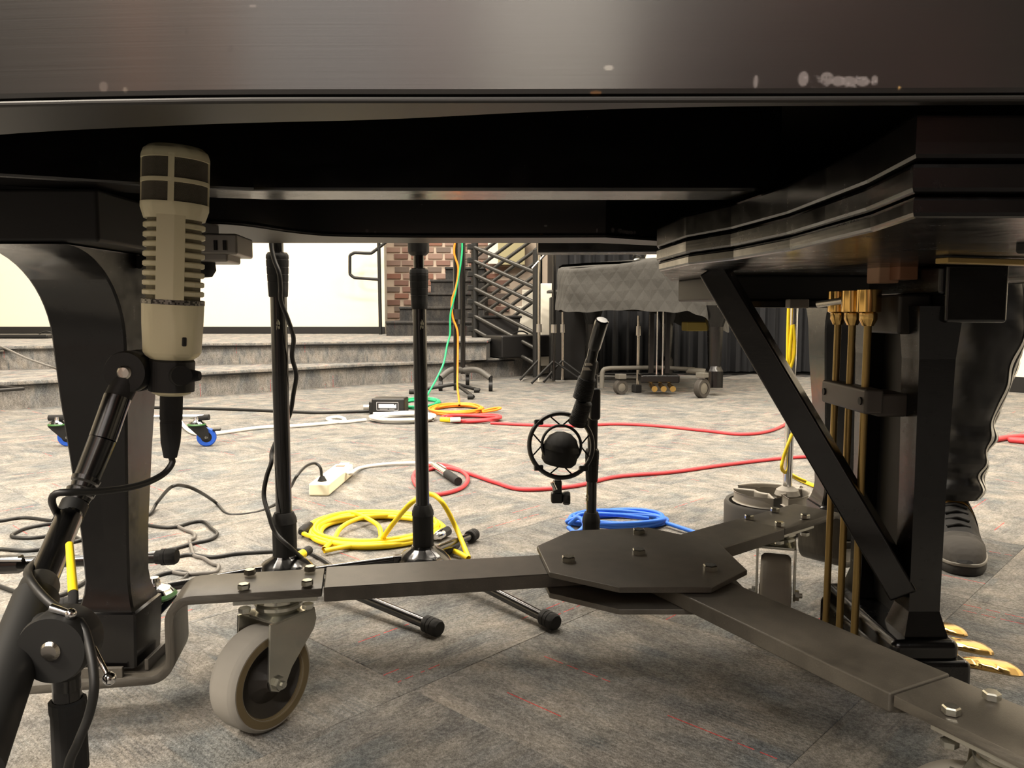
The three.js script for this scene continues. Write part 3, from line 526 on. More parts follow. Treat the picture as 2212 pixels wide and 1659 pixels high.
  part('marker_end', tube([at(158, 1280, 0.515), at(158, 1300, 0.51), at(152, 1316, 0.505), at(140, 1316, 0.503)], 0.0033, 24), rubber, q);
}
{ // near stand carrying it: swivel, boom, clutch and upright
  const D = 0.5, foot = at(140, 1500, D); foot.y = 0;
  const t = thing('near_microphone_stand', 'black boom microphone stand at the left edge with silver rivets and ball-ended lever', 'microphone stand', foot);
  const n = new THREE.Vector3(0.05, 0.0, 1).normalize();
  const k = at(278, 803, 0.715), disc = (c, r, h, m, nm, nn = n) => part(nm, lathe(c.clone().addScaledVector(nn, -h / 2), c.clone().addScaledVector(nn, 1), [[0, 0], [r * 0.96, 0], [r, h * 0.12], [r, h * 0.88], [r * 0.95, h], [0, h]], 40), m, t);
  disc(k, 0.0185, 0.018, standMatte, 'knuckle');
  const rv = k.clone().addScaledVector(n, 0.0088); part('rivet', lathe(rv, rv.clone().add(n), [[0.0062, 0], [0.0062, 0.001], [0.0045, 0.0025], [0, 0.003]], 24), nickel, t);
  disc(at(300, 800, 0.735), 0.019, 0.01, standMatte, 'knuckle_backplate');
  const b1 = at(214, 965, 0.69), dir = b1.clone().sub(k).normalize();
  part('tang', [rod(k.clone().addScaledVector(dir, 0.006).addScaledVector(n, -0.004), at(250, 868, 0.707), 0.0115, 0.0112, 28)], standMatte, t);
  part('sleeve', [rod(at(254, 858, 0.705), at(222, 948, 0.69), 0.0112, 0.0112, 28), rod(at(222, 948, 0.69), at(187, 1034, 0.678), 0.0112, 0.0105, 8)], standBlack, t);
  for (const s of [0, 1, 2, 3]) { const a = at(187 - s * 5.5, 1034 + s * 13, 0.678 - s * 0.003), b = at(187 - s * 5.5 - 3.6, 1034 + s * 13 + 8.5, 0.678 - s * 0.003 - 0.002); part('thread_collar', rod(a, b, 0.0118 - (s % 2) * 0.0018, 0.0112 - (s % 2) * 0.0018, 28), standBlack, t); }
  part('upper_tube', rod(at(165, 1085, 0.668), at(150, 1118, 0.652), 0.0095, 0.0095, 24), standBlack, t);
  part('tube_collar', rod(at(162, 1088, 0.664), at(143, 1130, 0.65), 0.0108, 0.0108, 24), standMatte, t);
  part('boom_tube', rod(at(148, 1120, 0.652), at(72, 1300, 0.535), 0.0102, 0.0102, 28), standBlack, t);
  part('boom_grip', [lathe(at(88, 1262, 0.556), at(60, 1328, 0.515), [[0, 0], [0.0118, 0], [0.0128, 0.004], [0.0128, 0.03], [0, 0.03]], 32)], standMatte, t);
  part('boom_body', [rod(at(78, 1292, 0.535), at(-60, 1660, 0.415), 0.0145, 0.0155, 32)], standMatte, t);
  const c = at(132, 1388, 0.492);
  disc(c, 0.0215, 0.026, standMatte, 'clutch');
  const cr = c.clone().addScaledVector(n, 0.0125); part('rivet', lathe(cr, cr.clone().add(n), [[0.0061, 0], [0.0061, 0.001], [0.0045, 0.0028], [0, 0.0033]], 28), nickel, t);
  part('clutch_bridge', [rod(at(66, 1378, 0.512), c.clone().addScaledVector(n, -0.008), 0.016, 0.017, 24)], standMatte, t);
  const lv = at(188, 1372, 0.495), le = at(236, 1466, 0.484);
  const lev = part('lever', rod(lv, le, 0.0017, 0.0017, 12), nickel, t); part('lever_ball', ball(le, 0.0042), chrome, lev);
  part('wing_bolt', [rod(at(110, 1312, 0.485), at(150, 1325, 0.485), 0.0026, 0.0022, 12), ball(at(153, 1326, 0.485), 0.0034)], chrome, t);
  const u0 = at(141, 1420, D), u1 = u0.clone().setY(0.05), s0 = at(142, 1512, D);
  part('yoke', rod(at(140, 1400, D), u0.clone().setY(at(140, 1462, D).y), 0.0098, 0.0085, 24), standMatte, t);
  part('neck', lathe(u0.clone().setY(at(140, 1445, D).y), u0.clone().setY(0), [[0.0072, 0], [0.0082, 0.006], [0.0086, 0.02], [0.0086, 0.035]], 24), standBlack, t);
  part('upright', rod(s0.clone().setX(u0.x).setY(at(140, 1450, D).y), u1, 0.0084, 0.0084, 24), standBlack, t);
  part('clutch_sleeve', lathe(u0.clone().setY(s0.y), u0.clone().setY(0), [[0.009, -0.001], [0.0112, 0], [0.0112, 0.006], [0.0105, 0.009], [0.0108, 0.046], [0.009, 0.05], [0.0085, 0.06]], 16), rubber, t);
  part('base', lathe(foot, foot.clone().setY(1), [[0, 0], [0.10, 0], [0.104, 0.004], [0.102, 0.010], [0.06, 0.017], [0.016, 0.024], [0.013, 0.05], [0, 0.05]], 48), standMatte, t);
}
function floorStand(px, D, label, o) {
  const p0 = at(px, o.ref, D), x = p0.x, base = V(x, D, 0), A = h => V(x + (o.lean || 0) * h, D, h), Y = py => at(px, py, D).y;
  const t = thing('microphone_stand', label, 'microphone stand', base);
  const dome = o.dome || 0.055, yb = Y(o.dome0);
  part('hub', lathe(A(0.012), A(1), [[0, 0.006], [dome * 0.92, 0.006], [dome, 0.012], [dome * 0.94, 0.022], [dome * 0.74, 0.034], [dome * 0.45, 0.043], [0.022, 0.048], [0, 0.048]], 40), standBlack, t);
  for (const [fx, fy] of o.feet) {
    const e = Array.isArray(fx) ? V(fx[0], fx[1], 0.014) : on(fx, fy, 0.014), dir = e.clone().sub(A(0.04)).setY(0).normalize(), h0 = A(0.036).addScaledVector(dir, 0.03), e0 = e.clone().addScaledVector(dir, -0.012);
    const leg = part('leg', [rod(h0, e0, 0.0085, 0.0085, 18), ...(Math.abs(dome) > 0 ? [box(0.02, 0.018, 0.03, A(0.034).addScaledVector(dir, 0.045), Math.atan2(dir.x, dir.z), 0.004)] : [])], standBlack, t);
    const ft = e.clone().addScaledVector(dir, -0.03).setY(h0.y + (e.y - h0.y) * 0.92);
    part('rubber_foot', lathe(ft, e, [[0, 0], [0.0125, 0], [0.0138, 0.002], [0.0138, 0.010], [0.013, 0.0105], [0.013, 0.0118], [0.0138, 0.012], [0.0138, 0.018], [0.013, 0.0185], [0.013, 0.0195], [0.0138, 0.02], [0.0138, 0.028], [0.0115, 0.032], [0, 0.0325]], 24), rubber, leg);
  }
  part('lower_sleeve', lathe(A(0.05), A(1), [[0, 0], [o.rs * 0.9, 0], [o.rs, 0.006], [o.rs, Y(o.sleeve) - 0.05 - 0.022], [o.rs * 1.06, Y(o.sleeve) - 0.05 - 0.02], [o.rs * 1.02, Y(o.sleeve) - 0.05 - 0.012], [o.rs * 0.78, Y(o.sleeve) - 0.05], [0, Y(o.sleeve) - 0.05]], 32), rubber, t);
  part('lower_tube', rod(A(0.06), A(Y(o.clutch1) + 0.01), o.rt, o.rt, 28), standBlack, t);
  const c0 = Y(o.clutch1), c1 = Y(o.clutch0), L = c1 - c0, pr = [[0, 0], [o.rc * 0.78, 0], [o.rc * 0.84, 0.002]]; for (let k = 0; k < 4; k++) { const y = L * (0.2 + 0.17 * k); pr.push([o.rc * (0.88 + k * 0.03), y], [o.rc * (0.9 + k * 0.03), y + L * 0.14], [o.rc * (0.86 + k * 0.03), y + L * 0.15]); }
  pr.push([o.rc, L * 0.9], [o.rc * 0.98, L * 0.97], [o.rc * 0.9, L], [0, L]);
  part('clutch', lathe(A(c0), A(1), pr, 36), rubber, t); part('clutch_cap', lathe(A(c1), A(2), [[o.rc * 0.9, -0.001], [o.rc * 0.86, 0.002], [0, 0.002]], 30), standBlack, t);
  part('upper_tube', rod(A(c1), A(o.top), o.ru, o.ru, 24), standBlack, t);
  if (o.knuckle) part('swivel', lathe(A(Y(o.knuckle[1])), A(2), [[0, 0], [o.ru * 1.4, 0], [o.ru * 2.0, 0.006], [o.ru * 2.0, Y(o.knuckle[0]) - Y(o.knuckle[1])], [0, Y(o.knuckle[0]) - Y(o.knuckle[1])]], 24), standMatte, t);
  // small pale emblem printed on the tube
  if (o.emblem) { const [ex, ey, s] = o.emblem, c = at(ex, ey, D - o.rt), mk = (pts) => { const g = extr(pts.map(q => [q[0] * s, q[1] * s]), 0.0008); g.translate(c.x, c.y, c.z); return g; };
    part('emblem', [mk([[-0.2, 2.3], [0.25, 1.6], [0.7, 0.7], [0.55, -0.2], [0.1, 0.1], [0.05, 0.9]]), mk([[-0.35, 1.8], [-0.05, 0.6], [-0.1, -0.1], [-0.75, 0.3], [-0.7, 0.9]]), mk([[-0.8, -0.2], [-0.1, -0.3], [-0.5, -1.5], [-0.75, -2.0]]), mk([[0.1, -0.4], [0.5, -0.5], [0.5, -1.3], [0.2, -1.7], [-0.1, -1.1]])], std(0xa39f8a, 0.5), t, 'pale printed emblem'); }
  return t;
}
floorStand(608, 1.5, 'leftmost of the two tall black microphone stands under the piano, cable wound round it', { ref: 900, dome0: 1200, sleeve: 1106, clutch0: 548, clutch1: 642, rs: 0.0225, rt: 0.0148, rc: 0.0205, ru: 0.0112, top: 1.25, feet: [[948, 1358], [[-0.78, 1.35], 0], [[-0.53, 1.86], 0]], emblem: [601, 702, 0.0048] });
floorStand(912, 1.56, 'tall black microphone stand rising behind the yellow cable coil', { ref: 900, lean: -0.006, dome0: 1176, sleeve: 1090, clutch0: 582, clutch1: 668, rs: 0.0205, rt: 0.0132, rc: 0.0182, ru: 0.0102, top: 1.2, feet: [[1200, 1345], [[-0.5, 1.49], 0], [[-0.085, 1.8], 0]], knuckle: [518, 552], emblem: [912, 702, 0.0046] });
{ // short stand with a boom and a microphone hanging in a shock mount
  const D = 1.52, t = floorStand(1277, D, 'short black microphone stand behind the dolly plate, carrying the shock mount', { ref: 1080, lean: 0.004, dome0: 1200, sleeve: 1106, clutch0: 972, clutch1: 1040, rs: 0.0165, rt: 0.0098, rc: 0.0135, ru: 0.0085, top: 0.40, feet: [], dome: 0.1, emblem: [1269, 1075, 0.0042] });
  const b0 = at(1246, 905, 1.47), b1 = at(1262, 850, 1.45), b2 = at(1268, 812, 1.44), b3 = at(1283, 752, 1.42), b4 = at(1303, 684, 1.39);
  part('mount_block', box(0.020, 0.060, 0.026, at(1284, 872, 1.50), 0.1, 0.006), plasticBlack, t);
  part('pivot_neck', [rod(at(1280, 968, 1.52), at(1280, 880, 1.51), 0.0092, 0.0105, 20)], standMatte, t);
  const ribbed = (a, b, r0, r1) => { const L = a.distanceTo(b), p = [[0, 0]]; for (let k = 0; k <= 14; k++) { const r = r0 + (r1 - r0) * k / 14; p.push([r, L * k / 14.6], [r * 0.93, L * (k + 0.5) / 14.6]); } p.push([0, L]); return lathe(a, b, p, 24); };
  part('boom_grip', ribbed(at(1246, 915, 1.47), at(1262, 868, 1.455), 0.0165, 0.0155), rubber, t);
  part('boom_neck', rod(b1.clone().lerp(b0, 0.3), b1.clone().lerp(b2, 0.3), 0.0085, 0.0085), standBlack, t);
  part('boom_grip', ribbed(at(1258, 860, 1.45), at(1269, 816, 1.44), 0.0178, 0.0165), rubber, t);
  part('boom_ferrule', rod(at(1268, 818, 1.44), at(1278, 778, 1.43), 0.0135, 0.011), plasticBlack, t);
  part('boom_label', [box(0.017, 0.005, 0.0015, at(1268, 797, 1.422), 0.2, 0), box(0.013, 0.004, 0.0015, at(1272, 787, 1.42), 0.2, 0)], std(0xcdc8bc, 0.5), t, 'pale printed label');
  part('boom_tube', rod(at(1276, 785, 1.43), b3, 0.0092, 0.0092), standBlack, t);
  part('boom_end', lathe(b3, b4, [[0, 0], [0.0108, 0], [0.0112, 0.004], [0.0118, 0.045], [0.0118, 0.056], [0.0095, 0.058], [0, 0.058]], 24), standBlack, t);
  // shock mount
  const c = at(1212, 962, 1.46), sm = thing('shock_mount', 'round black shock mount ring hanging from the short boom', 'shock mount', c);
  const nz = new THREE.Vector3(0.12, 0.25, 1).normalize(), R = 0.0585, F = frame(c, new THREE.Vector3(0, 1, 0), new THREE.Vector3(1, 0, -0.1)), Fn = new THREE.Matrix4().makeBasis(new THREE.Vector3(0, 1, 0).cross(nz).normalize(), nz.clone().cross(new THREE.Vector3(0, 1, 0).cross(nz).normalize()), nz).setPosition(c);
  const tor = (r, q, s = 48, z = 0) => { const g = new THREE.TorusGeometry(r, q, 10, s); g.scale(1, 1, 2.0); g.translate(0, 0, z); return tr(g, Fn); };
  part('outer_ring', tor(R, 0.0042), plasticBlack, sm); part('inner_ring', tor(0.036, 0.0026, 40, 0.004), plasticBlack, sm);
  for (let k = 0; k < 8; k++) { const a = k * Math.PI / 4 + 0.35, b = a + (k % 2 ? 0.35 : -0.35), p = (r, q, z) => new THREE.Vector3(Math.cos(q) * r, Math.sin(q) * r, z).applyMatrix4(Fn); part('elastic', rod(p(0.036, b, 0.004), p(R, a, 0), 0.0014, 0.0014, 8), rubber, sm); }
  for (let k = 0; k < 4; k++) { const a = k * Math.PI / 2 + 0.75; part('lug', tr(box(0.016, 0.010, 0.014, new THREE.Vector3(Math.cos(a) * R, Math.sin(a) * R, 0), 0, 0.002), Fn), plasticBlack, sm); }
  part('clip', [box(0.016, 0.034, 0.016, at(1204, 1056, 1.46), 0, 0.004), box(0.022, 0.020, 0.02, at(1203, 1074, 1.46), 0, 0.004)], plasticBlack, sm);
  part('thumb_knob', [rod(at(1213, 1075, 1.46), at(1219, 1077, 1.46), 0.004), lathe(at(1216, 1076, 1.46), at(1240, 1076, 1.46), [[0, 0], [0.011, 0], [0.0125, 0.003], [0.0125, 0.01], [0.011, 0.013], [0, 0.013]], 10)], plasticBlack, sm);
  part('clip_tube', rod(at(1200, 1058, 1.45), at(1193, 1042, 1.45), 0.004, 0.004, 12), chrome, sm);
  part('hanger', rod(at(1240, 915, 1.465), at(1244, 900, 1.465), 0.008, 0.012), plasticBlack, sm);
  const mic = thing('condenser_microphone', 'black egg-shaped condenser microphone inside the shock mount', 'microphone', c);
  const m0 = at(1205, 1005, 1.46), m1 = at(1219, 930, 1.46);
  part('body', lathe(m0, m1, [[0, 0], [0.026, 0.001], [0.032, 0.008], [0.0335, 0.026], [0.031, 0.040], [0.025, 0.052], [0.014, 0.060], [0, 0.063]], 36), rubber, mic);
  part('grille', lathe(m0.clone().lerp(m1, 0.45), m1, [[0.0345, 0], [0.0345, 0.004], [0.0320, 0.010], [0.031, 0.0]], 36), std(0x1c1c1b, 0.5, 0.4), mic);
}

// ================= cables, boxes and coils on the floor =================
function cable(name, label, m, r, pts, n = 0) {
  const v = pts.map(p => p.length > 3 ? at(p[0], p[1], p[3]) : on(p[0], p[1], p[2] ?? r));
  const b = v[0].clone().setY(0); return single(name, tube(v, r, n || v.length * 12, 8), m, label, 'cable', b);
}
function coil(name, label, m, r, cx, cy, rx, ry, loops, tails = [], tilt = 0) {
  const c = on(cx, cy, 0), ex = on(cx + rx, cy, 0).x - c.x, ez = Math.abs(on(cx, cy - ry, 0).z - on(cx, cy + ry, 0).z) / 2;
  const t = thing(name, label, 'cable coil', c);
  for (let k = 0; k < loops; k++) {
    const n = 22, pts = [], sx = rr(0.82, 1.04), sz = rr(0.8, 1.04), ox = rr(-0.06, 0.06) * ex, oz = rr(-0.1, 0.1) * ez, ph = rr(0, 6), y = r + Math.floor(k / 3) * r * 0.9;
    for (let i = 0; i < n; i++) { const a = i / n * Math.PI * 2; pts.push(new THREE.Vector3(c.x + ox + Math.cos(a) * ex * sx * (1 + 0.03 * Math.sin(3 * a + ph)), y + r * 0.5 * (1 + Math.sin(a * 2 + ph)), c.z + oz + Math.sin(a) * ez * sz * (1 + 0.04 * Math.sin(2 * a + ph)))); }
    part('loop', tube(pts, r, 90, 7, true), m, t);
  }
  for (const tl of tails) part('tail', tube(tl.map(p => p.length > 3 ? at(p[0], p[1], p[3]) : on(p[0], p[1], p[2] ?? r * 2)), r, tl.length * 12, 8), m, t);
  return t;
}
function xlr(px, py, ax, ay, m1, m2, parent, r = 0.009, h = 0.012) {
  const a = on(px, py, h), b = on(ax, ay, h);
  part('plug', [lathe(a, b, [[0, 0], [r * 0.6, 0], [r, 0.012], [r, 0.03], [0, 0.03]], 18)], m1, parent);
  part('plug_shell', [lathe(a.clone().addScaledVector(b.clone().sub(a).normalize(), 0.03), b.clone().addScaledVector(b.clone().sub(a), 9), [[0, 0], [r * 1.02, 0], [r * 1.02, 0.026], [r * 0.8, 0.028], [0, 0.02]], 18)], m2, parent);
}
{
  const y = coil('yellow_cable_coil', 'large coil of yellow microphone cable between the two tall stands', cordYellow, 0.0055, 815, 1152, 150, 36, 7, [
    [[655, 1140], [700, 1118], [760, 1108, 0.02], [810, 1130, 0.02], [822, 1150, 0.02], [815, 1168], [760, 1178], [700, 1190]],
    [[700, 1186], [722, 1164], [735, 1142, 0.015], [760, 1126, 0.02], [800, 1115, 0.02], [870, 1113], [940, 1122]],
    [[820, 1172, 0.01], [850, 1130, 0.06], [890, 1085, 0.11], [925, 1067, 0.12], [955, 1085, 0.11], [985, 1140, 0.05], [1012, 1205, 0.005]],
    [[950, 1180], [985, 1192], [1012, 1206]]]);
  xlr(650, 1150, 682, 1125, rubber, plasticBlack, y, 0.011, 0.014); xlr(940, 1160, 985, 1138, chrome, plasticBlack, y, 0.011, 0.014); xlr(960, 1190, 1010, 1155, rubber, plasticBlack, y, 0.013, 0.016);
  xlr(640, 1205, 672, 1185, cordYellow, rubber, y, 0.009, 0.02);
  coil('blue_cable_coil', 'bundle of blue cable lying behind the short stand', cordBlue, 0.0052, 1335, 1132, 100, 15, 8, [[[1222, 1128], [1240, 1120, 0.02], [1262, 1110, 0.03], [1330, 1112, 0.03], [1400, 1120]], [[1228, 1140], [1245, 1150, 0.02], [1262, 1135, 0.03], [1250, 1118, 0.03], [1230, 1132]], [[1440, 1130], [1500, 1150], [1556, 1172]]]);
  const w = coil('white_cable_coil', 'flattened coil of white cable in front of the black box', cordWhite, 0.0075, 868, 908, 68, 8, 6, [[[935, 905], [930, 898], [870, 893], [806, 894]]]);
  cable('white_cable', 'long white cable running left from the white coil to the wheeled base', cordWhite, 0.008, [[385, 905], [405, 928], [430, 938], [470, 936], [560, 924], [640, 920], [730, 912], [745, 906], [730, 901], [707, 905], [735, 912], [790, 907]]);
  coil('orange_cable_coil', 'coil of orange cable next to the red one by the tripod', cordOrange, 0.0058, 985, 889, 58, 10, 8, [[[1040, 888], [1065, 882, 0.02], [1082, 881, 0.02], [1070, 886], [1040, 891]]]);
  const rc = coil('red_cable_coil', 'coil of red cable in front of the orange coil', cordRed, 0.0065, 1020, 909, 62, 7, 6, []);
  part('tag', rod(on(952, 906, 0.02), on(972, 907, 0.02), 0.011), cordYellow, rc, 'yellow tag'); part('tag', rod(on(972, 907, 0.02), on(994, 906, 0.02), 0.011), cordWhite, rc, 'white tag');
  coil('green_cable_coil', 'coil of green cable behind the right side of the black box', cordGreen, 0.0048, 908, 874, 44, 10, 9);
  cable('red_cable', 'red cable stretching right from the red coil across the far carpet', cordRed, 0.0068, [[1060, 914], [1150, 918], [1240, 920], [1330, 916], [1420, 920], [1520, 930], [1610, 938], [1680, 925], [1735, 890], [1760, 880]]);
  cable('red_extension_cable', 'red cable crossing the carpet behind the short stand', cordRed, 0.0062, [[900, 1040], [893, 1030], [905, 1013], [945, 1003], [985, 1012], [1010, 1030], [1000, 1052], [960, 1066], [925, 1066], [897, 1045], [900, 1022], [960, 1010], [1010, 1022], [1070, 1042], [1130, 1057], [1240, 1050], [1330, 1030], [1450, 1020], [1560, 1005], [1690, 990], [1780, 985]]);
  const pl = thing('cable_plug', 'silver connector plug lying inside the small red cable loop', 'plug', on(975, 1020, 0));
  part('barrel', rod(on(942, 1008, 0.013), on(966, 1024, 0.013), 0.012, 0.013), chrome, pl); part('cap', rod(on(966, 1024, 0.013), on(990, 1040, 0.013), 0.0135, 0.0125), rubber, pl); part('collar', rod(on(935, 1004, 0.013), on(950, 1012, 0.013), 0.0095), silver, pl);
  // power strip
  const a = on(694, 1068, 0), b = on(740, 1030, 0), dir = b.clone().sub(a), L = 0.56, ang = Math.atan2(-dir.z, dir.x), c = a.clone().lerp(b, 0.5);
  const ps = thing('power_strip', 'cream power strip lying at an angle on the carpet', 'power strip', c.clone());
  const pm = frame(c, UP, dir.clone().normalize());
  const pl2 = dir.length() + 0.05;
  part('body', tr(box(pl2, 0.036, 0.058, new THREE.Vector3(0, 0.0185, 0), 0, 0.006), pm), ivory, ps);
  for (let k = 0; k < 5; k++) part('outlet', tr(box(0.034, 0.002, 0.03, new THREE.Vector3(-pl2 / 2 + 0.1 + k * pl2 * 0.16, 0.037, 0), 0, 0.0008), pm), whitePaint, ps);
  part('switch', tr(box(0.016, 0.005, 0.026, new THREE.Vector3(pl2 / 2 - 0.05, 0.038, 0), 0, 0.001), pm), std(0x8a6a55, 0.5), ps);
  part('lead', tube([b.clone().addScaledVector(dir, 0.08).setY(0.02), on(757, 1022, 0.03), on(780, 1010, 0.008), on(840, 1002, 0.008), on(920, 1000, 0.008), on(950, 1006, 0.008), on(962, 1014, 0.01)], 0.0055, 60), cordWhite, ps);
  const bp = thing('power_cable', 'black power cable plugged upright into the cream power strip', 'cable', on(695, 1055, 0));
  const D = 2.27; part('plug', [lathe(at(696, 1062, D), at(696, 1000, D), [[0, 0], [0.018, 0], [0.019, 0.02], [0.012, 0.034], [0.006, 0.045], [0, 0.045]], 14)], rubber, bp);
  part('lead', tube([at(695, 1030, D), at(692, 1010, D), at(680, 1001, D), at(660, 1008, 2.22), at(640, 1030, 2.12), on(626, 1055, 0.03), on(600, 1085, 0.006), on(560, 1105), on(510, 1112), on(487, 1108), on(465, 1085, 0.01), at(430, 1062, 1.95), at(400, 1050, 1.9), at(370, 1052, 1.85), on(340, 1085, 0.02), on(320, 1112, 0.005), on(270, 1120)], 0.0042, 180), cordBlack, bp);
  cable('wound_cable', 'black cable wound round the leftmost tall stand down to the floor', cordBlack, 0.0042, [[587, 500, 0, 1.47], [586, 530, 0, 1.465], [592, 560, 0, 1.46], [603, 590, 0, 1.455], [606, 620, 0, 1.455], [607, 650, 0, 1.46], [622, 690, 0, 1.468], [634, 730, 0, 1.485], [631, 770, 0, 1.50], [640, 810, 0, 1.505], [634, 850, 0, 1.52], [626, 895, 0, 1.53], [605, 935, 0, 1.535], [588, 975, 0, 1.52], [586, 1000, 0, 1.505], [576, 1030, 0, 1.495], [570, 1070, 0, 1.485], [580, 1110, 0, 1.468], [595, 1150, 0, 1.46], [630, 1185, 0, 1.455], [665, 1215, 0.03], [700, 1235, 0.02], [760, 1262, 0.01]]);
  cable('thin_cable', 'thin black cable snaking over the carpet left of the dark wheeled base', cordBlack, 0.0042, [[-40, 1128], [0, 1125], [50, 1118], [100, 1123], [130, 1128], [90, 1134], [50, 1143], [25, 1158], [60, 1162], [100, 1158], [140, 1150], [190, 1170], [250, 1160]]);
  cable('thin_cable', 'thin black cable lying lowest at the left edge above the bar', cordBlack, 0.0042, [[-40, 1190], [0, 1186], [60, 1189], [120, 1180], [180, 1165], [240, 1150]]);
  cable('thin_cable', 'thin black cable curling right of the piano leg with a sharp bend', cordBlack, 0.0042, [[300, 1130], [345, 1138], [380, 1138], [415, 1128], [440, 1127], [455, 1140], [469, 1153], [455, 1165], [420, 1173], [388, 1182], [350, 1192]]);
  cable('thin_cable', 'thin black cable running level right of the leg to the leftmost stand', cordBlack, 0.0042, [[370, 1205], [410, 1198], [460, 1203], [510, 1196], [570, 1192], [610, 1190], [650, 1188], [690, 1205], [720, 1225]]);
  cable('thin_cable', 'thin grey cable with small loops behind the dolly arm', std(0x5d5a56, 0.5), 0.004, [[380, 1135], [400, 1145], [418, 1152], [420, 1162], [410, 1168], [414, 1185], [420, 1200], [440, 1206], [460, 1218], [472, 1222], [466, 1235], [440, 1238], [400, 1240], [370, 1235]]);
  cable('thin_cable', 'thin black cable arching just above the bend of the dolly bar', cordBlack, 0.004, [[300, 1262], [350, 1240], [390, 1235], [405, 1242], [380, 1262], [330, 1282], [340, 1287], [370, 1292], [400, 1282]]);
  cable('thin_cable', 'thin black cable lying between the near stand and the leg', cordBlack, 0.0042, [[-30, 1255], [10, 1270], [50, 1282], [120, 1288], [170, 1265], [200, 1245], [240, 1230]]);
  cable('black_cable', 'long black cable running left from the black box along the far carpet', cordBlack, 0.008, [[798, 888], [740, 890], [680, 891], [600, 888], [500, 884], [420, 882], [330, 880], [200, 878]]);
  // direct box
  const q = on(838, 896, 0), dd = -q.z, db = thing('direct_box', 'small black equipment box with a white label lying on the far carpet', 'box', q);
  const bw = 0.168; part('body', [box(bw, 0.078, 0.11, q.clone().add(new THREE.Vector3(0.004, 0.042, -0.055)), -0.06, 0.008), box(0.02, 0.062, 0.09, q.clone().add(new THREE.Vector3(-bw / 2, 0.034, -0.05)), -0.06, 0.006)], plasticBlack, db);
  const cv = document.createElement('canvas'); cv.width = 256; cv.height = 96; const c2 = cv.getContext('2d'); c2.fillStyle = '#15151a'; c2.fillRect(0, 0, 256, 96); c2.strokeStyle = '#c9c9cc'; c2.lineWidth = 5; c2.strokeRect(5, 5, 246, 86); c2.fillStyle = '#f2f2f0'; c2.fillRect(26, 24, 204, 46); c2.fillStyle = '#15151a'; for (let x = 34; x < 224; x += 15) c2.fillRect(x, 64, 5, 6); c2.fillStyle = '#b0b0b0'; c2.fillRect(40, 76, 90, 5); c2.fillRect(150, 76, 60, 5); c2.fillStyle = '#15151a'; c2.beginPath(); c2.moveTo(200, 24); c2.lineTo(226, 24); c2.lineTo(213, 36); c2.fill();
  const tx = new THREE.CanvasTexture(cv); tx.colorSpace = THREE.SRGBColorSpace;
  const pg = new THREE.PlaneGeometry(0.112, 0.044); pg.rotateY(-0.06); pg.translate(q.x - 0.002, 0.043, q.z + 0.0015); part('label', pg, std(0xffffff, 0.4, 0, { map: tx }), db, 'white printed label');
  part('connector', rod(q.clone().add(new THREE.Vector3(-bw / 2 - 0.004, 0.034, -0.03)), q.clone().add(new THREE.Vector3(-bw / 2 - 0.042, 0.034, -0.028)), 0.013), silver, db);
  cable('yellow_cable', 'yellow cable on the carpet behind the chrome pole', cordYellow, 0.006, [[1690, 1010], [1720, 1032], [1760, 1050], [1830, 1078], [1870, 1075], [1990, 1082], [2035, 1080], [2045, 1095], [2020, 1112], [2045, 1118], [1980, 1116]]);
  cable('red_cable', 'red cable bunch at the right edge behind the striped trousers', cordRed, 0.011, [[2150, 950], [2180, 945], [2230, 943], [2300, 950], [2240, 952], [2180, 950], [2230, 955], [2300, 962]]);
}
// ================= wheeled stand bases =================
function casterSmall(t, p, R, turn) {
  const m = frame(p, UP, new THREE.Vector3(Math.cos(turn), 0, Math.sin(turn)));
  const w = part('wheel', tr(lathe(new THREE.Vector3(-0.012, R, 0), new THREE.Vector3(1, R, 0), [[R * 0.55, 0], [R * 0.9, 0], [R, 0.004], [R, 0.020], [R * 0.9, 0.024], [R * 0.55, 0.024]], 32), m), casterBlue, t);
  part('wheel_hub', tr(lathe(new THREE.Vector3(-0.014, R, 0), new THREE.Vector3(1, R, 0), [[0, 0], [R * 0.25, 0], [R * 0.3, 0.003], [R * 0.6, 0.004], [R * 0.6, 0.024], [R * 0.3, 0.025], [R * 0.25, 0.028], [0, 0.028]], 24), m), plasticBlack, t);
  part('axle', tr(rod(new THREE.Vector3(-0.019, R, 0), new THREE.Vector3(0.019, R, 0), R * 0.16, R * 0.16, 10), m), chrome, t);
  for (const s of [-1, 1]) { const g = extr([[-R * 0.35, R * 0.75], [R * 0.35, R * 0.75], [R * 0.2, R * 1.9], [-R * 0.1, R * 2.25], [-R * 1.8, R * 2.25], [-R * 1.4, R * 1.8]], 0.004, 0.0006); g.rotateY(Math.PI / 2); g.translate(s * 0.017, 0, 0); part('fork', tr(g, m), plasticBlack, t); }
  part('brake_tab', tr(box(0.03, 0.008, 0.03, new THREE.Vector3(0, R * 1.75, -R * 1.05), 0, 0.003), m), plasticBlack, t);
  part('ring', tr(lathe(new THREE.Vector3(0, R * 2.2, R * 0.95), new THREE.Vector3(0, 9, R * 0.95), [[0, 0], [R * 0.9, 0.002], [R * 0.98, 0.006], [R * 0.85, 0.01], [0, 0.01]], 28), m), casterGreen, t);
  part('swivel', tr(lathe(new THREE.Vector3(0, R * 2.2 + 0.008, R * 0.95), new THREE.Vector3(0, 9, R * 0.95), [[0, 0], [R * 0.85, 0.001], [R * 0.7, R * 0.25], [R * 0.3, R * 0.4], [R * 0.22, R * 0.75], [0, R * 0.75]], 24), m), chrome, t);
  return R * 3 + 0.01;
}
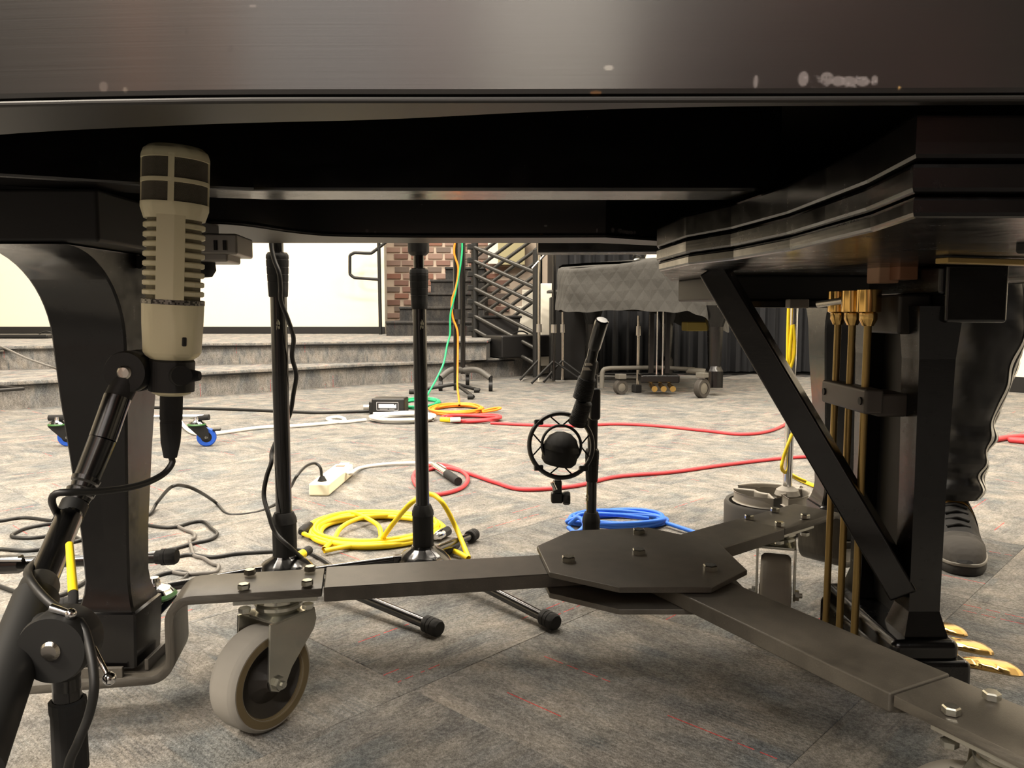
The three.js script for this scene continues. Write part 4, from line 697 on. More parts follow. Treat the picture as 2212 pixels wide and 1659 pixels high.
{ // far one
  const D = 3.08, b = on(280, 962, 0), t = thing('wheeled_stand_base', 'black stand base on blue caster wheels far behind the tail leg', 'stand base', b);
  const yb = at(280, 901, D).y;
  part('crossbar', rod(at(125, 903, D), at(440, 900, D), 0.0085), chrome, t);
  for (const [x0, x1] of [[106, 165], [425, 452]]) part('end_grip', rod(at(x0, 903, D), at(x1, 901, D), 0.0115, 0.011), rubber, t);
  part('upright', rod(at(250, 960, D - 0.02).setY(yb - 0.02), at(250, 500, D - 0.02), 0.014), standBlack, t);
  for (const px of [148, 447]) casterSmall(t, V(at(px, 960, D).x, D, 0), 0.036, 1.3);
}
{ // near one, mostly behind the tail leg
  const D = 1.22, b = V(-0.6, D, 0), t = thing('wheeled_stand_base', 'black stand base with chrome and green caster partly hidden by the tail leg', 'stand base', b);
  part('crossbar', rod(at(-160, 1224, D - 0.02), at(352, 1203, D), 0.0095), standBlack, t);
  part('end_grip', lathe(at(338, 1204, D), at(386, 1201, D), [[0, 0], [0.0105, 0], [0.011, 0.008], [0.0128, 0.009], [0.0128, 0.015], [0.0122, 0.0155], [0.0122, 0.017], [0.0128, 0.0175], [0.0128, 0.028], [0.0105, 0.032], [0, 0.0325]], 24), rubber, t);
  part('sleeve_bar', [rod(at(-160, 1226, D - 0.05), at(45, 1218, D - 0.04), 0.0145, 0.0145, 6)], standBlack, t);
  part('sleeve_rod', rod(at(-160, 1211, D - 0.06), at(48, 1209, D - 0.055), 0.0028), chrome, t);
  casterSmall(t, V(at(290, 1300, D).x, D + 0.01, 0), 0.034, -1.3); casterSmall(t, V(-1.15, D, 0), 0.034, -0.15);
  part('upright', rod(V(-1.0, D - 0.02, 0.14), V(-1.0, D - 0.02, 1.2), 0.014), standBlack, t);
}
{ // cast round base with openings and a chrome pole
  const c = on(1662, 1130, 0), D = 1.93, x = at(1665, 1060, D).x, t = thing('chrome_stand', 'chrome pole on a round grey base with cut-outs behind the dolly arm', 'stand', V(x, D, 0));
  const R = 0.105, yT = 0.086, s = new THREE.Shape(); s.absarc(0, 0, R, 0, 6.2832, false);
  for (const [a0, a1] of [[0.15, 1.9], [2.25, 4.0], [4.35, 6.1]]) { const h = new THREE.Path(); h.absarc(0, 0, R * 0.86, a0, a1, false); h.absarc(0, 0, R * 0.34, a1 - 0.2, a0 + 0.2, true); s.holes.push(h); }
  const g = new THREE.ExtrudeGeometry(s, { depth: 0.018, bevelEnabled: true, bevelThickness: 0.004, bevelSize: 0.004, bevelSegments: 3, curveSegments: 40 }); g.rotateX(-Math.PI / 2); g.rotateY(0.5); g.translate(x, yT - 0.022, -D);
  const grey = std(0x9a958c, 0.5, 0.1, { bumpMap: withRepeat(plasterTex, 8), bumpScale: 0.0004 });
  part('base', g, grey, t); part('base_skirt', lathe(V(x, D, 0.002), V(x, D, 1), [[R * 0.97, 0], [R * 1.04, 0], [R * 1.04, yT - 0.034], [R * 1.0, yT - 0.027], [R * 0.93, yT - 0.03], [R * 0.93, 0.004]], 56), std(0x3a3835, 0.6), t);
  part('hub', lathe(V(x + 0.04, D, yT - 0.01), V(x + 0.04, D, 1), [[0, 0], [0.03, 0], [0.026, 0.012], [0.014, 0.02], [0, 0.02]], 24), grey, t);
  part('pole', rod(V(x + 0.04, D, yT), V(x + 0.043, D, 1.1), 0.0105), chrome, t);
  const cb = at(1708, 1000, D); cable('yellow_cable', 'yellow cable hanging down beside the chrome pole', cordYellow, 0.0042, [[1704, 660, 0, D - 0.02], [1702, 740, 0, D - 0.02], [1703, 800, 0, D - 0.022], [1716, 760, 0, D - 0.025], [1712, 700, 0, D - 0.025], [1706, 790, 0, D - 0.02], [1718, 850, 0, D + 0.02], [1724, 900, 0, D + 0.02], [1706, 950, 0, D - 0.02], [1692, 990, 0, D - 0.03], [1690, 1015, 0, D - 0.03], [1712, 1028, 0, D + 0.05], [1740, 1040, 0, D + 0.06]]);
}
// ================= far stands =================
function thinStand(name, label, px, py, top, m, r, base, feet) {
  const b = on(px, py, 0), D = -b.z, t = thing(name, label, 'stand', b);
  part('pole', rod(b.clone().setY(0.02), at(px, top, D).setX(b.x), r, r * 0.8, 12), m, t);
  part('clutch', rod(b.clone().setY(0.36), b.clone().setY(0.42), r * 1.7, r * 1.6, 12), silver, t);
  if (base) part('base', lathe(b, b.clone().setY(1), [[0, 0], [base, 0], [base, 0.008], [base * 0.8, 0.018], [r * 2, 0.03], [0, 0.03]], 32), silver, t);
  for (const [dx, dz] of feet || []) part('leg', [rod(b.clone().setY(0.16), b.clone().add(new THREE.Vector3(dx, 0.012, dz)), 0.009, 0.009, 10)], standMatte, t);
  return t;
}
{ const t = thinStand('chrome_microphone_stand', 'thin chrome stand with round flat base at the foot of the stair railing', 1164, 824, 545, nickel, 0.012, 0.12, [[-0.14, 0.02]]);
  const D = -on(1164, 824, 0).z; part('top_bar', rod(at(1150, 580, D), at(1186, 540, D), 0.009), nickel, t); }
thinStand('black_microphone_stand', 'slim black tripod stand between the two chrome stands', 1196, 828, 540, standBlack, 0.013, 0, [[0.22, 0.05], [-0.16, 0.12], [-0.02, -0.2]]);
thinStand('chrome_microphone_stand', 'thin chrome stand nearest the quilted piano cover', 1215, 826, 668, nickel, 0.011, 0, [[0.2, 0.08], [-0.14, 0.1], [0.02, -0.2]]);
{ const t = thinStand('chrome_microphone_stand', 'thin chrome stand with black foot under the quilted cover', 1377, 846, 682, nickel, 0.009, 0, []); const b = on(1375, 848, 0); part('foot', box(0.05, 0.05, 0.05, b.clone().setY(0.026), 0.4, 0.008), rubber, t); }
{ // rolling boom stand and tripod with coloured cables hanging
  const b = on(1005, 846, 0), D = -b.z, t = thing('rolling_stand', 'tall black stand on a curved grey wheeled base in front of the steps', 'stand', b);
  const hub = at(1000, 806, D + 0.18);
  for (const [px, py, dD] of [[952, 846, 0.05], [1060, 850, 0.02], [1010, 830, 0.45]]) { const e = at(px, py, D + dD).setY(0.07);
    part('leg', tube([hub.clone().setY(0.125), hub.clone().lerp(e, 0.55).setY(0.13), e.clone().setY(0.085)], 0.02, 20, 8), std(0x55534f, 0.5), t);
    part('caster', [rod(e.clone().add(new THREE.Vector3(-0.012, -0.035, 0)), e.clone().add(new THREE.Vector3(0.012, -0.035, 0)), 0.035, 0.035, 20), rod(e.clone().setY(0.04), e.clone().setY(0.1), 0.012)], plasticBlack, t); }
  part('pole', rod(hub.clone().setY(0.1), at(1000, 500, D + 0.18), 0.016), standBlack, t);
  part('pole_tube', rod(at(992, 700, D + 0.18), at(990, 500, D + 0.17), 0.012), std(0x4a4846, 0.4), t);
  const c = on(985, 850, 0), D2 = -c.z, u = thing('tripod_stand', 'black tripod stand with orange and green cables hanging from it', 'stand', c);
  part('pole', rod(c.clone().setY(0.02), at(984, 500, D2), 0.015), standBlack, u);
  for (const [px, py] of [[884, 846], [1036, 843], [1022, 857]]) part('leg', [rod(c.clone().setY(0.06), on(px, py, 0.014), 0.011), rod(on(px + (px > 985 ? -12 : 12), py, 0.016), on(px, py, 0.016), 0.015)], standMatte, u);
  part('clutch', rod(at(986, 690, D2), at(986, 668, D2), 0.024), standMatte, u);
  cable('orange_cable', 'orange cable hanging down the tripod stand to its coil', cordOrange, 0.0062, [[986, 505, 0, D2 - 0.03], [981, 545, 0, D2 - 0.03], [990, 580, 0, D2 - 0.03], [985, 620, 0, D2 - 0.03], [976, 650, 0, D2 - 0.03], [978, 685, 0, D2 - 0.02], [988, 715, 0, D2 - 0.03], [989, 760, 0, D2 - 0.05], [988, 830, 0, D2 - 0.15], [991, 860, 0.03], [992, 876, 0.02]]);
  cable('green_cable', 'green cable swinging from the tripod stand down to the left', cordGreen, 0.0058, [[998, 505, 0, D2 - 0.03], [998, 545, 0, D2 - 0.03], [992, 590, 0, D2 - 0.03], [982, 640, 0, D2 - 0.03], [973, 680, 0, D2 - 0.03], [972, 722, 0, D2 - 0.04], [966, 745, 0, D2 - 0.06], [958, 785, 0, D2 - 0.12], [942, 820, 0, D2 - 0.25], [928, 845, 0, D2 - 0.4], [918, 862, 0.02], [912, 870, 0.02]]);
}
{ const b = at(60, 720, 6.4); b.y = 0.3; const t = thing('flat_bag', 'small flat black bag lying on the platform at the left edge', 'bag', b); part('body', box(0.42, 0.03, 0.2, b.clone().setY(0.317), 0, 0.012), plasticBlack, t); part('strap', tube([0, 1, 2, 3, 4].map(k => b.clone().add(new THREE.Vector3(0.1 + k * 0.03, 0.034 + Math.sin(k / 4 * 3.14) * 0.02, 0.02))), 0.005), cordBlack, t); }
cable('grey_cable', 'thin grey cable trailing down the steps at the left edge', std(0x6c6964, 0.6), 0.006, [[-30, 738, 0.31], [10, 752, 0, 4.7], [60, 775, 0, 4.55], [110, 792, 0, 4.5], [135, 803, 0.165]]);

// ================= second piano under a quilted cover =================
{
  const D0 = 4.78, t = thing('covered_grand_piano', 'second grand piano at the back under a grey quilted cover', 'piano', V(0.85, 5.3, 0.0));
  const out = spline2([[0.31, 5.35], [0.315, 5.05], [0.40, 4.88], [0.6, 4.83], [0.8, 4.86], [0.98, 4.86], [1.12, 4.88], [1.22, 4.95], [1.36, 5.12], [1.4, 5.5], [1.38, 6.1], [0.9, 6.2], [0.5, 6.1]], 120, true).slice(0, 120);
  const cx = 0.85, cd = 5.45, lv = 26, pos = [], uvs = [];
  const pt = (i, v) => { const a = out[(i + 120) % 120], s = i / 120; const bot = 0.515 + 0.007 * Math.sin(s * 30) + 0.003 * Math.sin(s * 95) + (a[0] > 1.05 ? -0.13 * Math.min(1, (a[0] - 1.05) / 0.28) : 0), topY = 0.80 - 0.03 * Math.sin(s * 12);
    let k, y; if (v <= 0.72) { const w = v / 0.72; y = bot + (topY - bot) * w; k = 1.0 + (1 - w) * 0.02 + 0.012 * Math.sin(i * 0.55 + 1) * (1 - w) + 0.006 * Math.sin(w * 9 + i * 0.2); } else { const w = (v - 0.72) / 0.28; y = topY + 0.03 * Math.sin(w * 1.5); k = 1 - w; }
    return [cx + (a[0] - cx) * k, y, -(cd + (a[1] - cd) * k)]; };
  let arc = 0; const U = []; for (let i = 0; i <= 120; i++) { U.push(arc); const a = out[i % 120], b = out[(i + 1) % 120]; arc += Math.hypot(a[0] - b[0], a[1] - b[1]); }
  for (let i = 0; i < 120; i++) for (let j = 0; j < lv; j++) { const v0 = j / lv, v1 = (j + 1) / lv, A = pt(i, v0), B = pt(i, v1), C = pt(i + 1, v1), E = pt(i + 1, v0); for (const [q, u, v] of [[A, U[i], v0], [C, U[i + 1], v1], [B, U[i], v1], [A, U[i], v0], [E, U[i + 1], v0], [C, U[i + 1], v1]]) { pos.push(...q); uvs.push(u / 0.17, v * 0.4 / 0.24); } }
  const g = new THREE.BufferGeometry(); g.setAttribute('position', new THREE.Float32BufferAttribute(pos, 3)); g.setAttribute('uv', new THREE.Float32BufferAttribute(uvs, 2)); g.computeVertexNormals();
  const quilt = dataTex(256, (x, y) => { const a = Math.abs(((x + y) / 128 % 1) - 0.5), b = Math.abs((((x - y) / 128 % 1) + 1) % 1 - 0.5), k = 60 + 360 * Math.min(0.5, Math.min(a, b) * 1.4) + (vnoise(x / 6, y / 6, 91) - .5) * 30; return [k, k, k].map(q => Math.min(255, q)); }, false);
  part('quilted_cover', toCreasedNormals(norm(g), 1.4), std(0x403f3c, 0.95, 0, { bumpMap: quilt, bumpScale: 0.005 }), t);
  part('case', boxUV(plan(out.map(q => [cx + (q[0] - cx) * 0.93, cd + (q[1] - cd) * 0.93]), 0.545, 0.78)), pianoMatte, t);
  const leg = (px, D, h0, h1, w) => { const x = at(px, 700, D).x, c = [[w * 1.1, h0], [w * 1.1, h0 + 0.1], [w * 0.8, h0 + 0.13], [w, 0.42], [w * 1.8, h1]].map(p => [p[0] * 1.414, p[1]]); const gs = []; for (let i = 0; i + 1 < c.length; i++) { const q = new THREE.CylinderGeometry(c[i + 1][0], c[i][0], c[i + 1][1] - c[i][1], 4); q.rotateY(0.785); q.translate(x, (c[i][1] + c[i + 1][1]) / 2, -D); gs.push(norm(q)); } part('leg', gs, pianoBlack, t); };
  leg(1545, 4.95, 0.05, 0.55, 0.04); leg(1278, 5.9, 0.05, 0.55, 0.045); leg(1440, 6.0, 0.05, 0.55, 0.04);
  const xl = at(1425, 700, 5.0).x;
  const ly = part('pedal_lyre', [box(0.03, 0.42, 0.03, V(xl - 0.05, 5.0, 0.34), 0, 0.004), box(0.03, 0.42, 0.03, V(xl + 0.05, 5.0, 0.34), 0, 0.004), box(0.24, 0.05, 0.12, V(xl, 5.0, 0.1), 0, 0.01), box(0.26, 0.04, 0.1, V(xl, 5.0, 0.535), 0, 0.005)], pianoBlack, t);
  for (const k of [-1, 0, 1]) part('pedal', [rod(V(xl + k * 0.055, 4.95, 0.062), V(xl + k * 0.055, 4.83, 0.05), 0.014, 0.018)], brass, ly);
  for (const k of [-0.6, 0.6]) part('rod', rod(V(xl + k * 0.03, 4.98, 0.1), V(xl + k * 0.03, 4.98, 0.54), 0.005), chrome, ly);
  const dl = thing('rear_piano_dolly', 'grey bent-bar dolly with two wheels under the covered piano', 'dolly', V(0.9, 5.0, 0));
  part('bar', tube([at(1300, 838, 5.0), at(1301, 806, 5.0), at(1304, 798, 5.0), at(1320, 795, 5.02), at(1420, 794, 5.1), at(1500, 798, 5.15)], 0.014, 80, 8, false, 0.1), std(0x5f5c55, 0.6), dl);
  part('bar', tube([at(1485, 800, 5.15), at(1525, 804, 5.05), at(1548, 826, 4.95)], 0.02, 30, 8, false, 0.2), std(0x6a665d, 0.6), dl);
  const wh = (px, D, R, a) => { const x = at(px, 800, D).x, m = frame(V(x, D, 0), UP, new THREE.Vector3(Math.cos(a), 0, Math.sin(a))); const w = part('wheel', tr(lathe(new THREE.Vector3(-0.02, R, 0), new THREE.Vector3(1, R, 0), [[R * 0.6, 0], [R * 0.92, 0], [R, 0.006], [R, 0.034], [R * 0.92, 0.04], [R * 0.6, 0.04]], 36), m), std(0x3b3732, 0.7), dl); part('wheel_hub', tr(lathe(new THREE.Vector3(-0.022, R, 0), new THREE.Vector3(1, R, 0), [[0, 0], [R * 0.2, 0], [R * 0.3, 0.008], [R * 0.62, 0.006], [R * 0.62, 0.038], [0, 0.044]], 24), m), std(0x77736a, 0.5, 0.4), dl); part('fork', tr(box(0.06, 0.03, 0.05, new THREE.Vector3(0, 2 * R + 0.02, 0), 0, 0.004), m), std(0x5f5c55, 0.6), dl); };
  wh(1341, 5.0, 0.046, 1.2); wh(1517, 4.8, 0.058, 0.9);
  const cb = at(1502, 705, 5.3); single('yellow_crate', box(0.15, 0.06, 0.12, cb, 0.1, 0.008), std(0x8a7a3a, 0.7), 'dull yellow box glimpsed under the covered piano', 'box', cb);
  const wb = at(1392, 562, 5.5); const bd = thing('cloth_bundle', 'small white and black cloth bundle lying on the quilted cover', 'cloth', wb);
  const blob = (c, rx, ry, rz, s) => { const q = new THREE.SphereGeometry(1, 24, 16), p = q.attributes.position; for (let i = 0; i < p.count; i++) { const k = 1 + 0.3 * (vnoise(p.getX(i) * 2 + 5, p.getY(i) * 2 + p.getZ(i) * 2 + 5, s) - .5); p.setXYZ(i, p.getX(i) * k * rx, p.getY(i) * k * ry, p.getZ(i) * k * rz); } q.computeVertexNormals(); q.translate(c.x, c.y, c.z); return norm(q); };
  part('white_cloth', [blob(at(1410, 556, 5.5), 0.05, 0.05, 0.05, 3), blob(at(1378, 566, 5.5), 0.04, 0.022, 0.04, 4)], whitePaint, bd); part('black_cloth', blob(at(1382, 553, 5.52), 0.05, 0.028, 0.04, 5), plasticBlack, bd);
  // folded curtain behind it
  const cu = [], cn = 160, x0 = 0.45, x1 = 2.5; for (let i = 0; i <= cn; i++) { const x = x0 + (x1 - x0) * i / cn; cu.push([x, 6.62 + 0.035 * Math.sin(i * 0.8) + 0.015 * Math.sin(i * 2.1)]); }
  const cg = toCreasedNormals(plan([...cu, ...cu.map(q => [q[0], q[1] + 0.012]).reverse()], 0.02, 3.4), 1.2);
  single('stage_curtain', boxUV(cg), std(0x232427, 0.95), 'dark grey folded curtain behind the covered piano', 'curtain', V(1.5, 6.62, 0));
  const rk = thing('equipment_rack', 'low black rack with a slotted top edge left of the quilted cover', 'rack', V(0.40, 6.1, 0));
  part('cabinet', box(0.26, 0.62, 0.3, V(0.42, 6.2, 0.31), 0, 0.01), plasticBlack, rk); part('top_edge', box(0.3, 0.02, 0.32, V(0.42, 6.2, 0.66), 0, 0.005), std(0x4c4b48, 0.5), rk);
  for (let k = 0; k < 6; k++) part('slot', box(0.022, 0.03, 0.02, V(0.32 + k * 0.04, 6.05, 0.635), 0, 0.003), std(0x2d2c2a, 0.6), rk);
}
// one continuous surface round a skeleton of tapered bones [from, to, radius, radius]
function blend(bones, S, cc, res = 96) {
  const mc = new MarchingCubes(res, new THREE.MeshStandardMaterial(), false, false, 400000);
  for (let z = 0; z < res; z++) for (let y = 0; y < res; y++) for (let x = 0; x < res; x++) {
    const p = [((x - res / 2) / (res / 2)) * S + cc.x, ((y - res / 2) / (res / 2)) * S + cc.y, ((z - res / 2) / (res / 2)) * S + cc.z]; let sum = 0;
    for (const [a, b, ra, rb] of bones) { const ab = [b[0] - a[0], b[1] - a[1], b[2] - a[2]], ap = [p[0] - a[0], p[1] - a[1], p[2] - a[2]], h = Math.max(0, Math.min(1, (ap[0] * ab[0] + ap[1] * ab[1] + ap[2] * ab[2]) / (ab[0] ** 2 + ab[1] ** 2 + ab[2] ** 2))), d = Math.hypot(ap[0] - ab[0] * h, ap[1] - ab[1] * h, ap[2] - ab[2] * h) - (ra + (rb - ra) * h); sum += Math.exp(-d * 50); }
    mc.field[x + y * res + z * res * res] = Math.log(sum + 1e-30) / 50;
  }
  mc.isolation = 0; mc.update(); const n = mc.count, bp = new Float32Array(n * 3); for (let i = 0; i < n; i++) { bp[i * 3] = mc.positionArray[i * 3] * S + cc.x; bp[i * 3 + 1] = mc.positionArray[i * 3 + 1] * S + cc.y; bp[i * 3 + 2] = mc.positionArray[i * 3 + 2] * S + cc.z; }
  const bg = new THREE.BufferGeometry(); bg.setAttribute('position', new THREE.BufferAttribute(bp, 3)); bg.computeVertexNormals();
  return toCreasedNormals(norm(bg), 2.5);
}
{ // the photographer, crouching to the right of the camera; shows as the dark reddish side of the reflection and shades the near floor
  const t = thing('person', 'crouching person in a dark red top, seen only as a reflection in the case', 'person', V(0.55, -0.42, 0));
  const P = (x, y, d) => [x - (y > 0.5 ? 0.1 : 0.04), y, -d], sk = std(0x8a6350, 0.6), red = std(0x3d1d19, 0.85), jean = std(0x15161c, 0.85);
  const hip = [P(0.45, 0.34, -0.62), P(0.68, 0.34, -0.62)], kn = [P(0.36, 0.55, -0.22), P(0.80, 0.40, -0.24)], an = [P(0.38, 0.09, -0.40), P(0.82, 0.09, -0.62)];
  const sh = [P(0.36, 0.92, -0.42), P(0.74, 0.92, -0.44)], el = [P(0.22, 0.68, -0.22), P(0.70, 0.64, -0.24)], wr = [P(0.07, 0.60, -0.16), P(0.48, 0.60, -0.14)];
  part('body', blend([[P(0.565, 0.98, -0.42), P(0.555, 1.05, -0.40), 0.05, 0.048], [P(0.55, 1.1, -0.37), P(0.55, 1.19, -0.39), 0.072, 0.085], [P(0.545, 1.12, -0.30), P(0.545, 1.10, -0.285), 0.018, 0.015],
    [el[0], wr[0], 0.036, 0.026], [el[1], wr[1], 0.036, 0.026], ...[0, 1].flatMap(k => [[wr[k], P(wr[k][0] - 0.03, wr[k][1] - 0.02, 0.10 - 0.2), 0.026, 0.022], ...[0, 1, 2, 3].map(f => [P(wr[k][0] - 0.03, wr[k][1] - 0.035 + f * 0.02, -0.11), P(wr[k][0] - 0.05, wr[k][1] - 0.035 + f * 0.02, -0.06), 0.009, 0.008]), [P(wr[k][0] - 0.01, wr[k][1] + 0.01, -0.13), P(wr[k][0] + 0.015, wr[k][1] + 0.05, -0.09), 0.011, 0.009]]),
    [P(0.565, 0.98, -0.42), P(0.565, 0.5, -0.58), 0.10, 0.10], [hip[0], kn[0], 0.06, 0.045], [kn[0], an[0], 0.045, 0.03], [hip[1], kn[1], 0.06, 0.045], [kn[1], an[1], 0.045, 0.03], [an[0], P(0.38, 0.04, -0.26), 0.035, 0.03], [an[1], P(0.82, 0.04, -0.5), 0.035, 0.03]], 0.72, new THREE.Vector3(0.5, 0.66, 0.4)), sk, t);
  part('top', blend([[P(0.565, 0.9, -0.44), P(0.565, 0.42, -0.6), 0.16, 0.15], [sh[0], sh[1], 0.085, 0.085], [sh[0], el[0], 0.068, 0.052], [sh[1], el[1], 0.068, 0.052], [el[0], P(0.11, 0.62, -0.18), 0.05, 0.04], [el[1], P(0.52, 0.61, -0.16), 0.05, 0.04]], 0.62, new THREE.Vector3(0.5, 0.66, 0.4), 64), red, t);
  part('trousers', blend([[hip[0], hip[1], 0.12, 0.12], [hip[0], kn[0], 0.095, 0.072], [kn[0], an[0], 0.07, 0.052], [hip[1], kn[1], 0.095, 0.072], [kn[1], an[1], 0.07, 0.052]], 0.5, new THREE.Vector3(0.58, 0.36, 0.42), 60), jean, t);
  part('shoes', [box(0.09, 0.075, 0.26, V(0.38, -0.33, 0.038), 0, 0.03), box(0.09, 0.075, 0.26, V(0.82, -0.56, 0.038), 0, 0.03)], jean, t);
  const hr = new THREE.SphereGeometry(0.1, 28, 18, 0, 6.2832, 0, 1.7); hr.rotateX(0.25); hr.translate(0.45, 1.185, 0.405); part('hair', hr, std(0x17110d, 0.8), t);
}
// ================= the person standing by the keyboard =================
{
  const f1 = on(2108, 1222, 0), f2 = V(0.84, 2.02, 0);
  const t = thing('person', 'person in black track trousers with three white side stripes and dark sneakers', 'person', V(0.9, 1.8, 0));
  const hip = [new THREE.Vector3(0.99, 0.92, -1.86), new THREE.Vector3(0.81, 0.92, -1.88)];
  const ank = [V(0.958, 1.735, 0.085), V(0.845, 2.08, 0.085)], knee = [V(0.978, 1.68, 0.50), V(0.855, 1.90, 0.50)];
  // body: one continuous surface from a blended field
  const bones = [[[0.9, 1.0, -1.87], [0.9, 1.35, -1.86], 0.13, 0.15], [[0.9, 1.35, -1.86], [0.9, 1.44, -1.86], 0.12, 0.07], [[0.9, 1.42, -1.86], [0.9, 1.52, -1.85], 0.05, 0.05], [[0.9, 1.58, -1.83], [0.9, 1.66, -1.84], 0.075, 0.085], [[0.9, 1.60, -1.77], [0.9, 1.58, -1.755], 0.02, 0.018],
    ...[0, 1].flatMap(k => { const s = k ? -1 : 1; return [[[0.9 + s * 0.16, 1.38, -1.86], [0.9 + s * 0.2, 1.1, -1.84], 0.05, 0.042], [[0.9 + s * 0.2, 1.1, -1.84], [0.9 + s * 0.17, 0.9, -1.72], 0.04, 0.03], [[0.9 + s * 0.17, 0.9, -1.72], [0.9 + s * 0.165, 0.82, -1.69], 0.03, 0.024], [hip[k].toArray(), knee[k].toArray(), 0.07, 0.042], [knee[k].toArray(), ank[k].toArray(), 0.038, 0.03]]; })];
  const bg = blend(bones, 1.0, new THREE.Vector3(0.9, 0.88, -1.86));
  part('body', bg, std(0x8a6350, 0.6), t);
  // trousers: lofted legs with folds
  const fabric = std(0x0d0d0e, 0.42, 0, { bumpMap: withRepeat(plasterTex, 12), bumpScale: 0.0002 });
  const legPath = k => new THREE.CatmullRomCurve3([hip[k].clone().add(new THREE.Vector3(0, 0.06, 0)), hip[k].clone().lerp(knee[k], 0.5).add(new THREE.Vector3(0, 0, 0.02)), knee[k].clone().add(new THREE.Vector3(0, 0.01, 0.012)), knee[k].clone().lerp(ank[k], 0.5).add(new THREE.Vector3(0, 0, -0.012)), ank[k].clone().add(new THREE.Vector3(0.004, 0.032, -0.002))]);
  const rad = (s, a, k) => { const b = s < 0.5 ? 0.105 + (0.070 - 0.105) * s * 2 : 0.070 + (0.052 - 0.070) * (s - 0.5) * 2; const low = Math.max(0, (s - 0.62) / 0.38); return b * (1 + 0.10 * low * Math.sin(s * 78 + 2.2 * Math.sin(a + k) + k) + 0.05 * Math.sin(s * 41 + 2 * Math.cos(a + 1 + k)) + 0.06 * Math.exp(-Math.pow((s - 0.56) / 0.05, 2)) * Math.sin(a * 2 + k)) + 0.002 * Math.sin(a * 5 + s * 60); };
  const loft = (k, a0, a1, na, off, s0 = 0, s1 = 1, th = 0) => { const c = legPath(k), ns = 130, pos = []; const P = (i, j, o) => { const s = s0 + (s1 - s0) * i / ns, a = a0 + (a1 - a0) * j / na, p = c.getPoint(s), r = rad(s, a, k) + o; return [p.x + Math.cos(a) * r, p.y, p.z + Math.sin(a) * r * 1.04]; };
    for (let i = 0; i < ns; i++) for (let j = 0; j < na; j++) pos.push(...P(i, j, off), ...P(i, j + 1, off), ...P(i + 1, j + 1, off), ...P(i, j, off), ...P(i + 1, j + 1, off), ...P(i + 1, j, off));
    const g = new THREE.BufferGeometry(); g.setAttribute('position', new THREE.Float32BufferAttribute(pos, 3)); g.computeVertexNormals(); return toCreasedNormals(norm(g), 2.2); };
  const pel = new THREE.SphereGeometry(1, 32, 20); pel.scale(0.20, 0.13, 0.15); pel.translate(0.9, 0.96, -1.87);
  const tro = part('trousers', [loft(0, 0, Math.PI * 2, 48, 0), loft(1, 0, Math.PI * 2, 48, 0), pel], fabric, t, 'black track trousers');
  for (const k of [0, 1]) for (let q = 0; q < 3; q++) { const a = (k ? Math.PI - 0.5 : 0.50) + q * 0.24; part('stripe', loft(k, a, a + 0.13, 4, 0.0018), std(0xe9e6dc, 0.5), tro, 'white side stripe'); }
  const ho = new THREE.SphereGeometry(1, 36, 28); ho.scale(0.22, 0.32, 0.17); ho.translate(0.9, 1.2, -1.865); part('hoodie', ho, std(0x18181a, 0.9), t);
  const hr = new THREE.SphereGeometry(0.098, 28, 18, 0, 6.2832, 0, 1.75); hr.scale(0.98, 1.0, 1.06); hr.translate(0.9, 1.66, -1.86); part('hair', hr, std(0x19130f, 0.8), t);
  // sneakers
  const suede = std(0x100f0e, 0.75, 0, { bumpMap: withRepeat(plasterTex, 20), bumpScale: 0.0003 }), toeGrey = std(0x3f3c38, 0.85), soleM = std(0x2b2a28, 0.7), tan = std(0x8a6a30, 0.6);
  const shoe = (ankle, yaw) => { // local: x across, y up, z forward (toe at +z)
    const m = new THREE.Matrix4().makeRotationY(yaw).setPosition(ankle.x, 0, ankle.z), L = 0.285, hs = z => { const s = (z + 0.085) / L; return 0.05 * Math.pow(Math.max(0, Math.sin(Math.PI * Math.min(1, Math.max(0, s)))), 0.42) * (0.86 + 0.24 * s); };
    const outl = o => { const a = [], b = []; for (let i = 0; i <= 30; i++) { const z = -0.085 + L * (0.5 - 0.5 * Math.cos(Math.PI * i / 30)), w = Math.max(0.001, hs(z) + o); a.push([w, z]); b.push([-w, z]); } return [...a, ...b.reverse()]; };
    const slab = (o, y0, y1, bv) => { const s = new THREE.Shape(outl(o).map(q => new THREE.Vector2(q[0], -q[1]))), g = new THREE.ExtrudeGeometry(s, { depth: y1 - y0 - 2 * bv, bevelEnabled: true, bevelThickness: bv, bevelSize: bv, bevelOffset: -bv, bevelSegments: 2 }); g.rotateX(-Math.PI / 2); g.translate(0, y0 + bv, 0); return tr(toCreasedNormals(norm(g), 0.6), m); };
    const sh = part('shoe', [slab(0.005, 0.001, 0.019, 0.003)], soleM, t, 'dark sneaker');
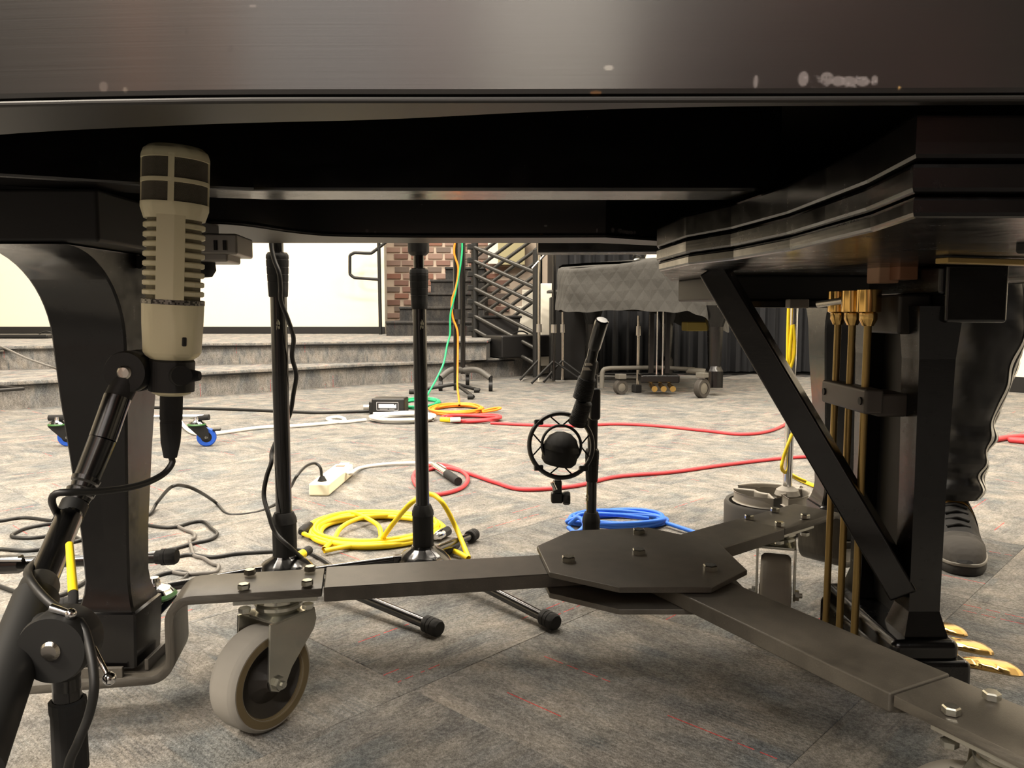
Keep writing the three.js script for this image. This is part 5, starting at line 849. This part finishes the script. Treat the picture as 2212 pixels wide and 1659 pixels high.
    part('midsole', slab(0.0065, 0.019, 0.025, 0.001), std(0x8b8880, 0.6), sh);
    const upper = (z0, z1, off) => { const pos = [], nz = 34, na = 20, hgt = z => { const s = (z + 0.085) / L; return s < 0.40 ? 0.142 - 0.05 * s : s < 0.76 ? 0.122 - (s - 0.40) / 0.36 * 0.062 : 0.062 * Math.sqrt(Math.max(0.0, 1 - Math.pow((s - 0.74) / 0.262, 2.4))); };
      const P = (i, j) => { const z = z0 + (z1 - z0) * i / nz, a = j / na * Math.PI, w = (hs(z) + 0.002 + off), h = hgt(z) + off; return new THREE.Vector3(Math.sign(Math.cos(a)) * Math.pow(Math.abs(Math.cos(a)), 0.62) * w * (1 - 0.25 * Math.sin(a) * (h > 0.07 ? 1 : 0.2)), 0.022 + Math.pow(Math.sin(a), 0.75) * Math.max(0.004, h - 0.022), z).applyMatrix4(m).toArray(); };
      for (let i = 0; i < nz; i++) for (let j = 0; j < na; j++) pos.push(...P(i, j), ...P(i + 1, j), ...P(i + 1, j + 1), ...P(i, j), ...P(i + 1, j + 1), ...P(i, j + 1));
      const g = new THREE.BufferGeometry(); g.setAttribute('position', new THREE.Float32BufferAttribute(pos, 3)); g.computeVertexNormals(); return toCreasedNormals(norm(g), 1.4); };
    part('upper', upper(-0.084, 0.199, 0), suede, sh);
    part('toe_cap', upper(0.118, 0.1995, 0.0018), toeGrey, sh, 'grey toe cap');
    part('side_panel', upper(0.0, 0.045, 0.0012), tan, sh, 'tan side panel'); part('tongue_panel', upper(0.004, 0.041, 0.0026).translate(0, 0.0005, 0), suede, sh);
    for (let k = 0; k < 5; k++) { const z = 0.036 + k * 0.0165, h = 0.120 - k * 0.0100; part('lace', tube([-1, -0.5, 0, 0.5, 1].map(q => new THREE.Vector3(q * 0.022, h - Math.abs(q) * 0.006 + 0.001, z + (k % 2 ? q : -q) * 0.003).applyMatrix4(m)), 0.0032, 16, 6), rubber, sh); }
  };
  shoe(ank[0], -0.36); shoe(ank[1], -0.5);
}
renderer.render(scene, camera);
